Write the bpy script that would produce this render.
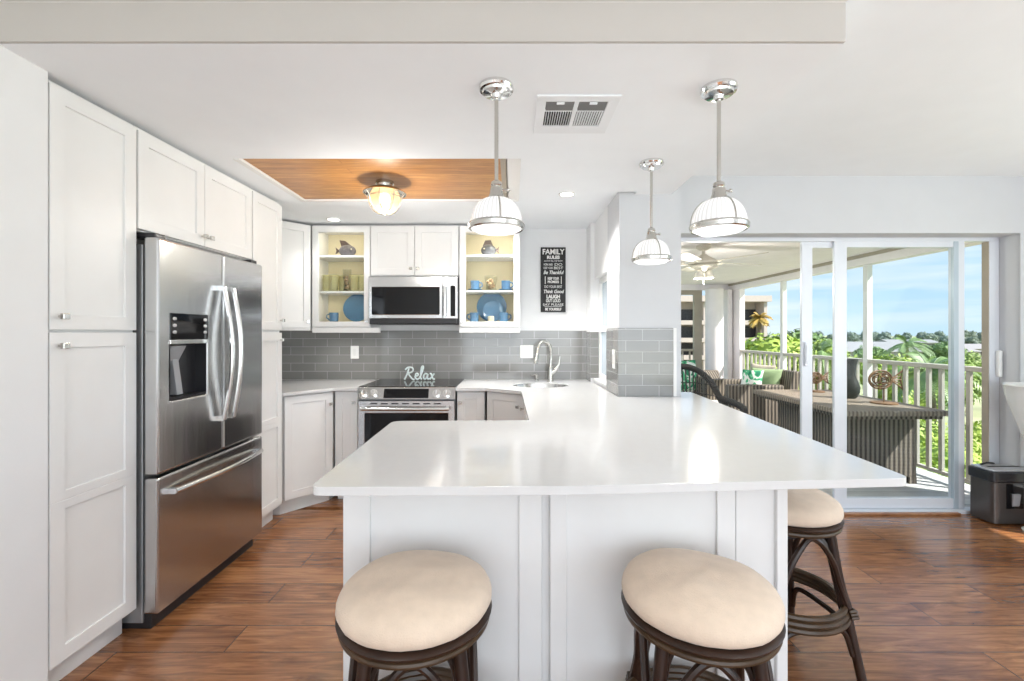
import bpy, bmesh, math, random
from mathutils import Vector, Matrix
random.seed(7)
sc = bpy.context.scene
for o in list(bpy.data.objects):
    bpy.data.objects.remove(o)
COL = sc.collection
R = math.radians
PI = math.pi

# ------------------------------------------------------------------ camera
F, HZ, H = 455.0, 333.0, 1.35          # focal in px (1024 wide), horizon row, eye height
cd = bpy.data.cameras.new('camera')
cam = bpy.data.objects.new('camera', cd)
COL.objects.link(cam)
cam.location = (0, 0, H)
cam.rotation_euler = (PI / 2, 0, 0)
cd.sensor_fit = 'HORIZONTAL'
cd.sensor_width = 36
cd.lens = 36 * F / 1024
cd.shift_y = -(340.5 - HZ) / 1024
cd.clip_start = .05
cd.clip_end = 3000
sc.camera = cam

# ------------------------------------------------------------------ exposure
sc.view_settings.view_transform = 'Standard'
sc.view_settings.look = 'None'
sc.view_settings.gamma = 1
sc.view_settings.exposure = 0.62
sc.view_settings.use_curve_mapping = False

# ------------------------------------------------------------------ sky
w = bpy.data.worlds.new('sky')
sc.world = w
w.use_nodes = True
nt = w.node_tree
nt.nodes.clear()
def N(nt, t, **kw):
    n = nt.nodes.new(t)
    for k, v in kw.items():
        if k in n.inputs:
            n.inputs[k].default_value = v
        else:
            setattr(n, k, v)
    return n
tc = N(nt, 'ShaderNodeTexCoord')
sx = N(nt, 'ShaderNodeSeparateXYZ')
nt.links.new(tc.outputs['Generated'], sx.inputs[0])
cr = N(nt, 'ShaderNodeValToRGB')
e = cr.color_ramp.elements
e[0].position = 0; e[0].color = (.60, .79, .93, 1)
e[1].position = .75; e[1].color = (.13, .33, .72, 1)
q = cr.color_ramp.elements.new(.2); q.color = (.36, .63, .93, 1)
nt.links.new(sx.outputs['Z'], cr.inputs[0])
mp = N(nt, 'ShaderNodeMapping')
mp.inputs['Scale'].default_value = (1.6, 1.6, 17)
nt.links.new(tc.outputs['Generated'], mp.inputs[0])
nz = N(nt, 'ShaderNodeTexNoise', Scale=2.2, Detail=6.0, Roughness=.55)
nt.links.new(mp.outputs[0], nz.inputs['Vector'])
c2 = N(nt, 'ShaderNodeValToRGB')
c2.color_ramp.elements[0].position = .42; c2.color_ramp.elements[0].color = (0, 0, 0, 1)
c2.color_ramp.elements[1].position = .75; c2.color_ramp.elements[1].color = (.85, .85, .85, 1)
nt.links.new(nz.outputs['Fac'], c2.inputs[0])
mx = N(nt, 'ShaderNodeMixRGB')
mx.inputs[2].default_value = (.86, .92, .97, 1)
nt.links.new(c2.outputs[0], mx.inputs[0])
nt.links.new(cr.outputs[0], mx.inputs[1])
bg = N(nt, 'ShaderNodeBackground', Strength=.76)
nt.links.new(mx.outputs[0], bg.inputs[0])
wo = N(nt, 'ShaderNodeOutputWorld')
nt.links.new(bg.outputs[0], wo.inputs[0])

# ------------------------------------------------------------------ sun and added fill lights
SUN = Vector((.60, -.34, .73)).normalized()       # towards the sun
sd = bpy.data.lights.new('sun', 'SUN')
sd.energy = 6.0
sd.angle = R(.7)
sd.color = (1, .96, .90)
so = bpy.data.objects.new('sun', sd)
so.rotation_euler = SUN.to_track_quat('Z', 'Y').to_euler()
so.location = (20, -10, 25)
COL.objects.link(so)
def area(name, loc, aim, sx_, sy_, watt, col=(1, 1, 1)):
    d = bpy.data.lights.new(name, 'AREA')
    d.shape = 'RECTANGLE'; d.size = sx_; d.size_y = sy_
    d.energy = watt; d.color = col
    o = bpy.data.objects.new(name, d)
    o.location = loc
    o.rotation_euler = Vector(aim).to_track_quat('-Z', 'Y').to_euler()
    COL.objects.link(o)
    return o
area('rear_fill_light', (1.1, -3.02, 1.30), (0, 1, .50), 4.6, 1.9, 74, (.90, .95, 1))  # area light added behind the camera, stands in for unseen daylight
area('side_fill_light', (4.03, .5, 1.35), (-1, 0, .6), 2.8, 1.2, 34, (.86, .93, 1))  # area light added at the side window, tilted up to brighten the ceiling

# ------------------------------------------------------------------ helpers
MATS = {}
def link(nt, a, b): nt.links.new(a, b)
def mat(name, col, rough=.5, metal=0.0, var=.04, vscale=6.0, bump=0.0, bscale=40.0, stretch=(1, 1, 1), spec=None, coat=0, emit=0, sheen=0):
    m = bpy.data.materials.new(name)
    m.use_nodes = True
    nt = m.node_tree
    b = nt.nodes['Principled BSDF']
    b.inputs['Roughness'].default_value = rough
    b.inputs['Metallic'].default_value = metal
    if spec is not None: b.inputs['Specular IOR Level'].default_value = spec
    if coat: b.inputs['Coat Weight'].default_value = coat
    if sheen: b.inputs['Sheen Weight'].default_value = sheen
    t = N(nt, 'ShaderNodeTexCoord')
    mpn = N(nt, 'ShaderNodeMapping'); mpn.inputs['Scale'].default_value = stretch
    link(nt, t.outputs['Object'], mpn.inputs[0])
    n = N(nt, 'ShaderNodeTexNoise', Scale=vscale, Detail=4.0)
    link(nt, mpn.outputs[0], n.inputs['Vector'])
    r = N(nt, 'ShaderNodeValToRGB')
    r.color_ramp.elements[0].position = .3
    r.color_ramp.elements[1].position = .7
    r.color_ramp.elements[0].color = tuple(c * (1 - var) for c in col) + (1,)
    r.color_ramp.elements[1].color = tuple(min(1, c * (1 + var)) for c in col) + (1,)
    link(nt, n.outputs['Fac'], r.inputs[0])
    link(nt, r.outputs[0], b.inputs['Base Color'])
    if emit:
        b.inputs['Emission Color'].default_value = tuple(col) + (1,)
        b.inputs['Emission Strength'].default_value = emit
    if bump:
        n2 = N(nt, 'ShaderNodeTexNoise', Scale=bscale, Detail=3.0)
        link(nt, mpn.outputs[0], n2.inputs['Vector'])
        bp = N(nt, 'ShaderNodeBump', Strength=bump, Distance=.01)
        link(nt, n2.outputs['Fac'], bp.inputs['Height'])
        link(nt, bp.outputs[0], b.inputs['Normal'])
    MATS[name] = m
    return m

def plank_mat(name, cols, width, length, along, rough, gap=.0025, gapcol=(.05, .025, .012), grain=1.0, bumpy=.12, spec=.5, coat=0):
    """boards running along 'X' of the object, rows across Y"""
    m = bpy.data.materials.new(name); m.use_nodes = True
    nt = m.node_tree; b = nt.nodes['Principled BSDF']
    t = N(nt, 'ShaderNodeTexCoord')
    br = N(nt, 'ShaderNodeTexBrick', Scale=1.0)
    br.offset = .37; br.offset_frequency = 2; br.squash = 1
    br.inputs['Brick Width'].default_value = length
    br.inputs['Row Height'].default_value = width
    br.inputs['Mortar Size'].default_value = gap
    br.inputs['Mortar Smooth'].default_value = .1
    br.inputs['Bias'].default_value = 0
    br.inputs['Color1'].default_value = (0, 0, 0, 1)
    br.inputs['Color2'].default_value = (1, 1, 1, 1)
    br.inputs['Mortar'].default_value = (.5, .5, .5, 1)
    link(nt, t.outputs['Object'], br.inputs['Vector'])
    # per board offset of the grain
    ad = N(nt, 'ShaderNodeVectorMath', operation='MULTIPLY_ADD')
    link(nt, br.outputs['Color'], ad.inputs[0])
    ad.inputs[1].default_value = (7.3, 3.1, 5.7)
    link(nt, t.outputs['Object'], ad.inputs[2])
    mpn = N(nt, 'ShaderNodeMapping'); mpn.inputs['Scale'].default_value = (1.5, 10, 1)
    link(nt, ad.outputs[0], mpn.inputs[0])
    n = N(nt, 'ShaderNodeTexNoise', Scale=1.6, Detail=9.0, Roughness=.62, Distortion=2.2)
    link(nt, mpn.outputs[0], n.inputs['Vector'])
    mp2 = N(nt, 'ShaderNodeMapping'); mp2.inputs['Scale'].default_value = (2.2, 60, 1)
    link(nt, ad.outputs[0], mp2.inputs[0])
    n2 = N(nt, 'ShaderNodeTexNoise', Scale=1.5, Detail=5.0)
    link(nt, mp2.outputs[0], n2.inputs['Vector'])
    mixf = N(nt, 'ShaderNodeMixRGB'); mixf.inputs[0].default_value = .3
    link(nt, n.outputs['Fac'], mixf.inputs[1]); link(nt, n2.outputs['Fac'], mixf.inputs[2])
    # board tone
    ms = N(nt, 'ShaderNodeMath', operation='MULTIPLY_ADD')
    link(nt, br.outputs['Color'], ms.inputs[0]); ms.inputs[1].default_value = .13 * grain
    link(nt, mixf.outputs[0], ms.inputs[2])
    r = N(nt, 'ShaderNodeValToRGB')
    el = r.color_ramp.elements
    el[0].position = .36; el[0].color = tuple(cols[0]) + (1,)
    el[1].position = .72; el[1].color = tuple(cols[2]) + (1,)
    k = el.new(.54); k.color = tuple(cols[1]) + (1,)
    link(nt, ms.outputs[0], r.inputs[0])
    mg = N(nt, 'ShaderNodeMixRGB'); mg.inputs[2].default_value = tuple(gapcol) + (1,)
    link(nt, br.outputs['Fac'], mg.inputs[0]); link(nt, r.outputs[0], mg.inputs[1])
    link(nt, mg.outputs[0], b.inputs['Base Color'])
    b.inputs['Roughness'].default_value = rough
    b.inputs['Coat Weight'].default_value = coat; b.inputs['Coat Roughness'].default_value = .2
    b.inputs['Specular IOR Level'].default_value = spec
    bp = N(nt, 'ShaderNodeBump', Strength=bumpy, Distance=.004)
    sb = N(nt, 'ShaderNodeMath', operation='SUBTRACT')
    link(nt, mixf.outputs[0], sb.inputs[0]); link(nt, br.outputs['Fac'], sb.inputs[1])
    link(nt, sb.outputs[0], bp.inputs['Height'])
    link(nt, bp.outputs[0], b.inputs['Normal'])
    MATS[name] = m
    return m

def tile_mat(name, u, zoff=.0, uoff=.0):
    m = bpy.data.materials.new(name); m.use_nodes = True
    nt = m.node_tree; b = nt.nodes['Principled BSDF']
    t = N(nt, 'ShaderNodeTexCoord')
    s = N(nt, 'ShaderNodeSeparateXYZ'); link(nt, t.outputs['Object'], s.inputs[0])
    c = N(nt, 'ShaderNodeCombineXYZ')
    a1 = N(nt, 'ShaderNodeMath', operation='ADD'); a1.inputs[1].default_value = uoff
    a2 = N(nt, 'ShaderNodeMath', operation='ADD'); a2.inputs[1].default_value = zoff
    link(nt, s.outputs[u], a1.inputs[0]); link(nt, s.outputs['Z'], a2.inputs[0])
    link(nt, a1.outputs[0], c.inputs[0]); link(nt, a2.outputs[0], c.inputs[1])
    br = N(nt, 'ShaderNodeTexBrick', Scale=1.0)
    br.offset = .5
    br.inputs['Brick Width'].default_value = .228
    br.inputs['Row Height'].default_value = .0765
    br.inputs['Mortar Size'].default_value = .0016
    br.inputs['Mortar Smooth'].default_value = .15
    br.inputs['Color1'].default_value = (.20, .198, .190, 1)
    br.inputs['Color2'].default_value = (.24, .238, .228, 1)
    br.inputs['Mortar'].default_value = (.52, .52, .51, 1)
    link(nt, c.outputs[0], br.inputs['Vector'])
    link(nt, br.outputs['Color'], b.inputs['Base Color'])
    b.inputs['Roughness'].default_value = .12
    b.inputs['Coat Weight'].default_value = .4
    b.inputs['Coat Roughness'].default_value = .05
    n = N(nt, 'ShaderNodeTexNoise', Scale=5.0, Detail=1.0)
    link(nt, c.outputs[0], n.inputs['Vector'])
    sb = N(nt, 'ShaderNodeMath', operation='SUBTRACT')
    link(nt, n.outputs['Fac'], sb.inputs[0]); link(nt, br.outputs['Fac'], sb.inputs[1])
    bp = N(nt, 'ShaderNodeBump', Strength=.35, Distance=.004)
    link(nt, sb.outputs[0], bp.inputs['Height']); link(nt, bp.outputs[0], b.inputs['Normal'])
    MATS[name] = m
    return m

def wicker_mat(name, c1, c2, freq=42.0):
    m = bpy.data.materials.new(name); m.use_nodes = True
    nt = m.node_tree; b = nt.nodes['Principled BSDF']
    t = N(nt, 'ShaderNodeTexCoord')
    s = N(nt, 'ShaderNodeSeparateXYZ'); link(nt, t.outputs['Object'], s.inputs[0])
    a = N(nt, 'ShaderNodeMath', operation='ADD')
    link(nt, s.outputs['X'], a.inputs[0]); link(nt, s.outputs['Y'], a.inputs[1])
    c = N(nt, 'ShaderNodeCombineXYZ')
    link(nt, a.outputs[0], c.inputs[0]); link(nt, s.outputs['Z'], c.inputs[1])
    wv = N(nt, 'ShaderNodeTexWave', Scale=freq / 6.2832, Distortion=.3)
    wv.bands_direction = 'X'
    link(nt, c.outputs[0], wv.inputs['Vector'])
    w2 = N(nt, 'ShaderNodeTexWave', Scale=26.0, Distortion=.4); w2.bands_direction = 'Y'
    link(nt, c.outputs[0], w2.inputs['Vector'])
    mxn = N(nt, 'ShaderNodeMixRGB'); mxn.inputs[0].default_value = .25
    link(nt, wv.outputs['Fac'], mxn.inputs[1]); link(nt, w2.outputs['Fac'], mxn.inputs[2])
    r = N(nt, 'ShaderNodeValToRGB')
    r.color_ramp.elements[0].position = .2; r.color_ramp.elements[0].color = tuple(c1) + (1,)
    r.color_ramp.elements[1].position = .75; r.color_ramp.elements[1].color = tuple(c2) + (1,)
    link(nt, mxn.outputs[0], r.inputs[0]); link(nt, r.outputs[0], b.inputs['Base Color'])
    bp = N(nt, 'ShaderNodeBump', Strength=.8, Distance=.01)
    link(nt, mxn.outputs[0], bp.inputs['Height']); link(nt, bp.outputs[0], b.inputs['Normal'])
    b.inputs['Roughness'].default_value = .55
    MATS[name] = m
    return m

def glass_mat(name, tint=(1, 1, 1), refl=.09, rough=.02, body=None, bodyfac=0.0):
    m = bpy.data.materials.new(name); m.use_nodes = True
    nt = m.node_tree; nt.nodes.clear()
    tr = N(nt, 'ShaderNodeBsdfTransparent'); tr.inputs[0].default_value = tuple(tint) + (1,)
    gl = N(nt, 'ShaderNodeBsdfGlossy'); gl.inputs['Roughness'].default_value = rough
    lw = N(nt, 'ShaderNodeLayerWeight', Blend=.12)
    ms = N(nt, 'ShaderNodeMath', operation='MULTIPLY_ADD')
    link(nt, lw.outputs['Fresnel'], ms.inputs[0]); ms.inputs[1].default_value = .3; ms.inputs[2].default_value = refl * .02
    nz = N(nt, 'ShaderNodeTexNoise', Scale=1.3)
    mx = N(nt, 'ShaderNodeMixShader')
    link(nt, ms.outputs[0], mx.inputs[0]); link(nt, tr.outputs[0], mx.inputs[1]); link(nt, gl.outputs[0], mx.inputs[2])
    out = N(nt, 'ShaderNodeOutputMaterial')
    last = mx
    if body:
        df = N(nt, 'ShaderNodeBsdfDiffuse'); df.inputs[0].default_value = tuple(body) + (1,)
        m2 = N(nt, 'ShaderNodeMixShader'); m2.inputs[0].default_value = bodyfac
        link(nt, mx.outputs[0], m2.inputs[1]); link(nt, df.outputs[0], m2.inputs[2]); last = m2
    link(nt, last.outputs[0], out.inputs[0])
    MATS[name] = m
    return m

def lamp_mat(name, col, strength, rib=0):
    m = bpy.data.materials.new(name); m.use_nodes = True
    nt = m.node_tree; b = nt.nodes['Principled BSDF']
    b.inputs['Base Color'].default_value = (.7, .7, .7, 1)
    b.inputs['Roughness'].default_value = .15
    b.inputs['Emission Color'].default_value = tuple(col) + (1,)
    b.inputs['Emission Strength'].default_value = strength
    if rib:
        t = N(nt, 'ShaderNodeTexCoord')
        g = N(nt, 'ShaderNodeSeparateXYZ'); link(nt, t.outputs['Object'], g.inputs[0])
        at = N(nt, 'ShaderNodeMath', operation='ARCTAN2')
        link(nt, g.outputs['Y'], at.inputs[0]); link(nt, g.outputs['X'], at.inputs[1])
        ml = N(nt, 'ShaderNodeMath', operation='MULTIPLY'); ml.inputs[1].default_value = rib
        link(nt, at.outputs[0], ml.inputs[0])
        sn = N(nt, 'ShaderNodeMath', operation='SINE'); link(nt, ml.outputs[0], sn.inputs[0])
        r = N(nt, 'ShaderNodeMapRange'); r.inputs['From Min'].default_value = -1; r.inputs['From Max'].default_value = 1
        r.inputs['To Min'].default_value = strength * .8; r.inputs['To Max'].default_value = strength * 1.2
        rc_ = N(nt, 'ShaderNodeMapRange'); rc_.inputs['From Min'].default_value = -1; rc_.inputs['From Max'].default_value = 1
        rc_.inputs['To Min'].default_value = .52; rc_.inputs['To Max'].default_value = .72
        link(nt, sn.outputs[0], rc_.inputs['Value']); link(nt, rc_.outputs[0], b.inputs['Base Color'])
        link(nt, sn.outputs[0], r.inputs['Value']); link(nt, r.outputs[0], b.inputs['Emission Strength'])
    MATS[name] = m
    return m

class MB:
    def __init__(s): s.v = []; s.f = []
    def add(s, vs, fs):
        k = len(s.v); s.v += [tuple(p) for p in vs]; s.f += [tuple(i + k for i in f) for f in fs]; return s
    def box(s, x0, x1, y0, y1, z0, z1):
        vs = [(x, y, z) for z in (z0, z1) for y in (y0, y1) for x in (x0, x1)]
        return s.add(vs, [(0, 2, 3, 1), (4, 5, 7, 6), (0, 1, 5, 4), (2, 6, 7, 3), (0, 4, 6, 2), (1, 3, 7, 5)])
    def prism(s, poly, z0, z1):
        n = len(poly)
        vs = [(x, y, z0) for x, y in poly] + [(x, y, z1) for x, y in poly]
        fs = [tuple(range(n - 1, -1, -1)), tuple(range(n, 2 * n))] + [(i, (i + 1) % n, n + (i + 1) % n, n + i) for i in range(n)]
        return s.add(vs, fs)
    def prism_y(s, poly, y0, y1):       # polygon in x,z extruded along y
        n = len(poly)
        vs = [(x, y0, z) for x, z in poly] + [(x, y1, z) for x, z in poly]
        fs = [tuple(range(n)), tuple(range(2 * n - 1, n - 1, -1))] + [((i + 1) % n, i, n + i, n + (i + 1) % n) for i in range(n)]
        return s.add(vs, fs)
    def prism_x(s, poly, x0, x1):       # polygon in y,z extruded along x
        n = len(poly)
        vs = [(x0, y, z) for y, z in poly] + [(x1, y, z) for y, z in poly]
        fs = [tuple(range(n)), tuple(range(2 * n - 1, n - 1, -1))] + [((i + 1) % n, i, n + i, n + (i + 1) % n) for i in range(n)]
        return s.add(vs, fs)
    def tube(s, pts, r, n=10, closed=False):
        P = [Vector(p) for p in pts]; m = len(P)
        rs = r if isinstance(r, (list, tuple)) else [r] * m
        vs = []; up = None
        for i in range(m):
            if closed: d = P[(i + 1) % m] - P[i - 1]
            else: d = P[min(i + 1, m - 1)] - P[max(i - 1, 0)]
            d.normalize()
            if up is None:
                up = Vector((0, 0, 1)) if abs(d.z) < .9 else Vector((1, 0, 0))
            a = d.cross(up)
            if a.length < 1e-5: a = d.orthogonal()
            a.normalize(); b = a.cross(d).normalized(); up = b
            for k in range(n):
                t = 2 * PI * k / n
                vs.append(P[i] + (a * math.cos(t) + b * math.sin(t)) * rs[i])
        fs = []
        for i in range(m if closed else m - 1):
            j = (i + 1) % m
            for k in range(n):
                fs.append((i * n + k, i * n + (k + 1) % n, j * n + (k + 1) % n, j * n + k))
        if not closed:
            fs.append(tuple(range(n - 1, -1, -1))); fs.append(tuple((m - 1) * n + k for k in range(n)))
        return s.add(vs, fs)
    def lathe(s, prof, c=(0, 0, 0), n=32, sx=1, sy=1):
        vs = []; m = len(prof)
        for r, z in prof:
            for k in range(n):
                t = 2 * PI * k / n
                vs.append((c[0] + r * sx * math.cos(t), c[1] + r * sy * math.sin(t), c[2] + z))
        fs = []
        for i in range(m - 1):
            for k in range(n):
                fs.append((i * n + k, i * n + (k + 1) % n, (i + 1) * n + (k + 1) % n, (i + 1) * n + k))
        fs.append(tuple(range(n - 1, -1, -1))); fs.append(tuple((m - 1) * n + k for k in range(n)))
        return s.add(vs, fs)
    def ball(s, c, rx, ry=None, rz=None, n=16, m=10):
        ry = rx if ry is None else ry; rz = rx if rz is None else rz
        vs = [(c[0], c[1], c[2] - rz)]
        for i in range(1, m):
            p = -PI / 2 + PI * i / m
            for k in range(n):
                t = 2 * PI * k / n
                vs.append((c[0] + rx * math.cos(p) * math.cos(t), c[1] + ry * math.cos(p) * math.sin(t), c[2] + rz * math.sin(p)))
        vs.append((c[0], c[1], c[2] + rz))
        fs = [(0, 1 + (k + 1) % n, 1 + k) for k in range(n)]
        for i in range(m - 2):
            for k in range(n):
                a = 1 + i * n; b = a + n
                fs.append((a + k, a + (k + 1) % n, b + (k + 1) % n, b + k))
        L = len(vs) - 1; a = 1 + (m - 2) * n
        fs += [(a + k, a + (k + 1) % n, L) for k in range(n)]
        return s.add(vs, fs)
    def holed(s, x0, x1, z0, z1, hx0, hx1, hz0, hz1, y0, y1):   # slab in x,z with a rectangular hole, front at y0
        xs = (x0, hx0, hx1, x1); zs = (z0, hz0, hz1, z1)
        vs = [(x, y, z) for y in (y0, y1) for z in zs for x in xs]
        fs = []
        for j in range(3):
            for i in range(3):
                if i == 1 and j == 1: continue
                a = j * 4 + i
                fs.append((a, a + 1, a + 5, a + 4)); fs.append((16 + a, 16 + a + 4, 16 + a + 5, 16 + a + 1))
        for i in range(3):
            fs.append((i, 16 + i, 17 + i, i + 1)); fs.append((12 + i, 13 + i, 29 + i, 28 + i))
            fs.append((i * 4, i * 4 + 4, 20 + i * 4, 16 + i * 4)); fs.append((i * 4 + 3, 19 + i * 4, 23 + i * 4, i * 4 + 7))
        h = [5, 6, 10, 9]
        for a, b in zip(h, h[1:] + h[:1]): fs.append((a, b, b + 16, a + 16))
        return s.add(vs, fs)
    def xf(s, M, start=0):
        s.v = s.v[:start] + [tuple(M @ Vector(p)) for p in s.v[start:]]; return s
    def build(s, name, m, parent=None, bevel=0, smooth=False, seg=2, ang=35, loc=None, rz=0):
        me = bpy.data.meshes.new(name)
        me.from_pydata(s.v, [], s.f)
        bm = bmesh.new(); bm.from_mesh(me)
        bmesh.ops.recalc_face_normals(bm, faces=bm.faces)
        bm.to_mesh(me); bm.free()
        if smooth:
            for p in me.polygons: p.use_smooth = True
            me.set_sharp_from_angle(angle=R(ang))
        me.materials.append(MATS[m] if isinstance(m, str) else m)
        o = bpy.data.objects.new(name, me)
        COL.objects.link(o)
        if parent: o.parent = parent
        if loc is not None: o.location = loc
        if rz: o.rotation_euler = (0, 0, rz)
        if bevel:
            b = o.modifiers.new('bevel', 'BEVEL'); b.width = bevel; b.segments = seg; b.limit_method = 'ANGLE'; b.angle_limit = R(40)
            b.use_clamp_overlap = True
        return o

def tag(o, label, cat, group=None):
    o['label'] = label; o['category'] = cat
    if group: o['group'] = group
    return o
def thing(name, label, cat, loc=(0, 0, 0), rz=0, group=None):
    o = bpy.data.objects.new(name, None); COL.objects.link(o)
    o.empty_display_size = .05
    o.location = loc; o.rotation_euler = (0, 0, rz)
    return tag(o, label, cat, group)
def struct(o):
    o['kind'] = 'structure'; return o
def dup(root, loc=None, rz=None, label=None):
    r = root.copy(); COL.objects.link(r)
    if loc is not None: r.location = loc
    if rz is not None: r.rotation_euler = (0, 0, rz)
    if label: r['label'] = label
    for ch in list(root.children):
        c = ch.copy(); COL.objects.link(c); c.parent = r
        for g in list(ch.children):
            d = g.copy(); COL.objects.link(d); d.parent = c
    return r
def arc(cx, cy, r, a0, a1, n):
    return [(cx + r * math.cos(R(a0 + (a1 - a0) * i / n)), cy + r * math.sin(R(a0 + (a1 - a0) * i / n))) for i in range(n + 1)]
def rounded(poly):
    """poly: list of (x, y, radius); returns outline with rounded corners"""
    out = []; n = len(poly)
    for i in range(n):
        p = Vector(poly[i][:2]); r = poly[i][2] if len(poly[i]) > 2 else 0
        if not r: out.append(tuple(p)); continue
        a = (Vector(poly[i - 1][:2]) - p).normalized(); b = (Vector(poly[(i + 1) % n][:2]) - p).normalized()
        for k in range(7):
            t = k / 6
            q = (1 - t) ** 2 * (p + a * r) + 2 * t * (1 - t) * p + t * t * (p + b * r)
            out.append(tuple(q))
    return out
def text_obj(body, size, mname, parent, loc, rot=(PI / 2, 0, 0), extrude=.0012, name='lettering', width=None, shear=0, bold=0):
    cu = bpy.data.curves.new('t', 'FONT'); cu.body = body; cu.size = size; cu.align_x = 'CENTER'; cu.align_y = 'CENTER'
    cu.extrude = extrude; cu.shear = shear; cu.offset = bold
    ob = bpy.data.objects.new('t', cu); COL.objects.link(ob)
    dg = bpy.context.evaluated_depsgraph_get()
    me = bpy.data.meshes.new_from_object(ob.evaluated_get(dg))
    bpy.data.objects.remove(ob)
    if width:
        xs = [v.co.x for v in me.vertices]; k = width / max(1e-6, max(xs) - min(xs))
        for v in me.vertices: v.co.x *= k
    me.name = name
    me.materials.clear(); me.materials.append(MATS[mname])
    o = bpy.data.objects.new(name, me); COL.objects.link(o)
    o.parent = parent; o.location = loc; o.rotation_euler = rot
    return o

# ------------------------------------------------------------------ materials
mat('white_cabinet', (.81, .81, .805), .38, var=.015)
mat('wall_paint', (.81, .815, .82), .75, var=.012, bump=.03, bscale=120)
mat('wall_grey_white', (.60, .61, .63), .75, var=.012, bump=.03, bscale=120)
mat('ceiling_paint', (.88, .905, .93), .85, var=.01, bump=.03, bscale=90)
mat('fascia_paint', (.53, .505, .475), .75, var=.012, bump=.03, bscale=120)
mat('trim_white', (.82, .82, .81), .5, var=.01)
mat('cabinet_cream', (.74, .66, .46), .6, var=.03)
mat('quartz_white', (.66, .66, .66), .13, var=.012, vscale=30, spec=.5)
mat('steel', (.58, .58, .58), .22, 1, var=.05, vscale=3, bump=.09, bscale=22, stretch=(.5, .5, .06))
mat('steel_side', (.42, .43, .44), .45, .8, var=.03)
mat('steel_bright', (.74, .74, .73), .2, 1, var=.02)
mat('chrome', (.80, .80, .79), .08, 1, var=.01)
mat('nickel', (.60, .59, .56), .2, 1, var=.02)
mat('black_glass', (.006, .006, .007), .06, var=.01, spec=.3)
mat('black_plastic', (.018, .018, .02), .35, var=.05)
mat('dark_plastic', (.017, .017, .02), .3, var=.05)
mat('dark_shadow', (.012, .012, .012), .9, var=.02)
mat('grey_plastic', (.35, .36, .38), .4, var=.03)
mat('shredder_front', (.10, .09, .085), .3, .6, var=.04)
mat('silver_plastic', (.55, .55, .57), .3, .4, var=.03)
mat('white_plastic', (.85, .85, .83), .35, var=.01)
mat('white_ceramic', (.82, .82, .80), .2, var=.01)
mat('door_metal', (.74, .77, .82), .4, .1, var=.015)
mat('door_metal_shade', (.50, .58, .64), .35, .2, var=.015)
mat('seat_fabric', (.70, .565, .445), .95, var=.05, vscale=25, bump=.25, bscale=260, sheen=.2)
mat('rattan', (.028, .013, .008), .33, var=.35, vscale=14, spec=.4)
mat('rattan_light', (.060, .034, .017), .33, var=.3, vscale=14, spec=.4)
mat('blue_ceramic', (.06, .15, .27), .25, var=.12, vscale=9)
mat('blue_ceramic_light', (.08, .175, .30), .25, var=.12, vscale=9)
mat('fish_grey', (.14, .13, .14), .5, var=.4, vscale=30, bump=.3, bscale=60)
mat('fish_dark', (.06, .06, .065), .35, var=.4, vscale=30, bump=.3, bscale=60)
mat('fish_fin', (.10, .07, .06), .5, var=.2)
mat('shells', (.42, .27, .15), .6, var=.6, vscale=60, bump=.5, bscale=70)
mat('candle_cream', (.75, .68, .5), .5)
mat('sign_black', (.012, .012, .013), .55, var=.2)
mat('sign_white', (.80, .80, .78), .6)
mat('teal_white', (.78, .88, .88), .4)
mat('vent_white', (.82, .84, .86), .5)
mat('vent_grey', (.19, .19, .19), .7)
mat('lanai_cream', (.88, .83, .84), .7, var=.03)
mat('lanai_white', (.82, .82, .80), .5, var=.015)
mat('lanai_tan', (.40, .35, .28), .6, var=.05)
mat('rail_metal', (.52, .49, .43), .5, var=.02)
mat('fan_cream', (.66, .62, .54), .5, var=.02)
mat('cushion_white', (.80, .76, .68), .9, var=.03, bump=.15, bscale=90)
mat('cushion_green', (.30, .40, .22), .9, var=.05, bump=.15, bscale=90)
mat('cushion_taupe', (.50, .45, .37), .9, var=.05, bump=.15, bscale=90)
mat('sculpture_twig', (.19, .105, .05), .6, var=.3)
mat('dark_pot', (.022, .026, .022), .6, var=.2)
mat('bark', (.20, .15, .10), .9, var=.3, vscale=10)
mat('foliage_bright', (.33, .43, .07), .6, var=.35, vscale=.9)
mat('foliage_mid', (.27, .38, .09), .6, var=.35, vscale=.9)
mat('foliage_deep', (.15, .24, .07), .65, var=.35, vscale=.9)
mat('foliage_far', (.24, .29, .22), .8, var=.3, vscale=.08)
mat('foliage_gold', (.52, .40, .08), .6, var=.35, vscale=.9)
mat('palm_green', (.20, .30, .09), .5, var=.35, vscale=.9)
mat('palm_gold', (.50, .33, .07), .55, var=.3, vscale=.9)
mat('lawn', (.36, .38, .20), .9, var=.25, vscale=.15)
mat('road', (.52, .46, .38), .9, var=.06, vscale=.3)
mat('house_white', (.40, .37, .33), .8)
mat('roof_pale', (.30, .29, .28), .8, var=.05)
mat('building_cream', (.58, .50, .44), .8, var=.03)
mat('building_dark', (.06, .05, .05), .25, var=.2)
plank_mat('floor_wood', ((.090, .031, .012), (.245, .098, .038), (.41, .19, .078)), .175, 1.22, 'X', .24, gap=.0024, coat=.45)
plank_mat('tray_wood', ((.30, .12, .030), (.46, .205, .055), (.60, .31, .10)), .083, 2.6, 'X', .35, gap=.0012, gapcol=(.16, .06, .015), grain=.8)
plank_mat('lanai_floor', ((.50, .49, .47), (.58, .57, .55), (.66, .65, .62)), .14, 2.2, 'X', .5, gap=.004, gapcol=(.15, .15, .15))
tile_mat('tile_back', 'X', zoff=-.915, uoff=.02)
tile_mat('tile_side', 'Y', zoff=-.915, uoff=.05)
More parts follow.
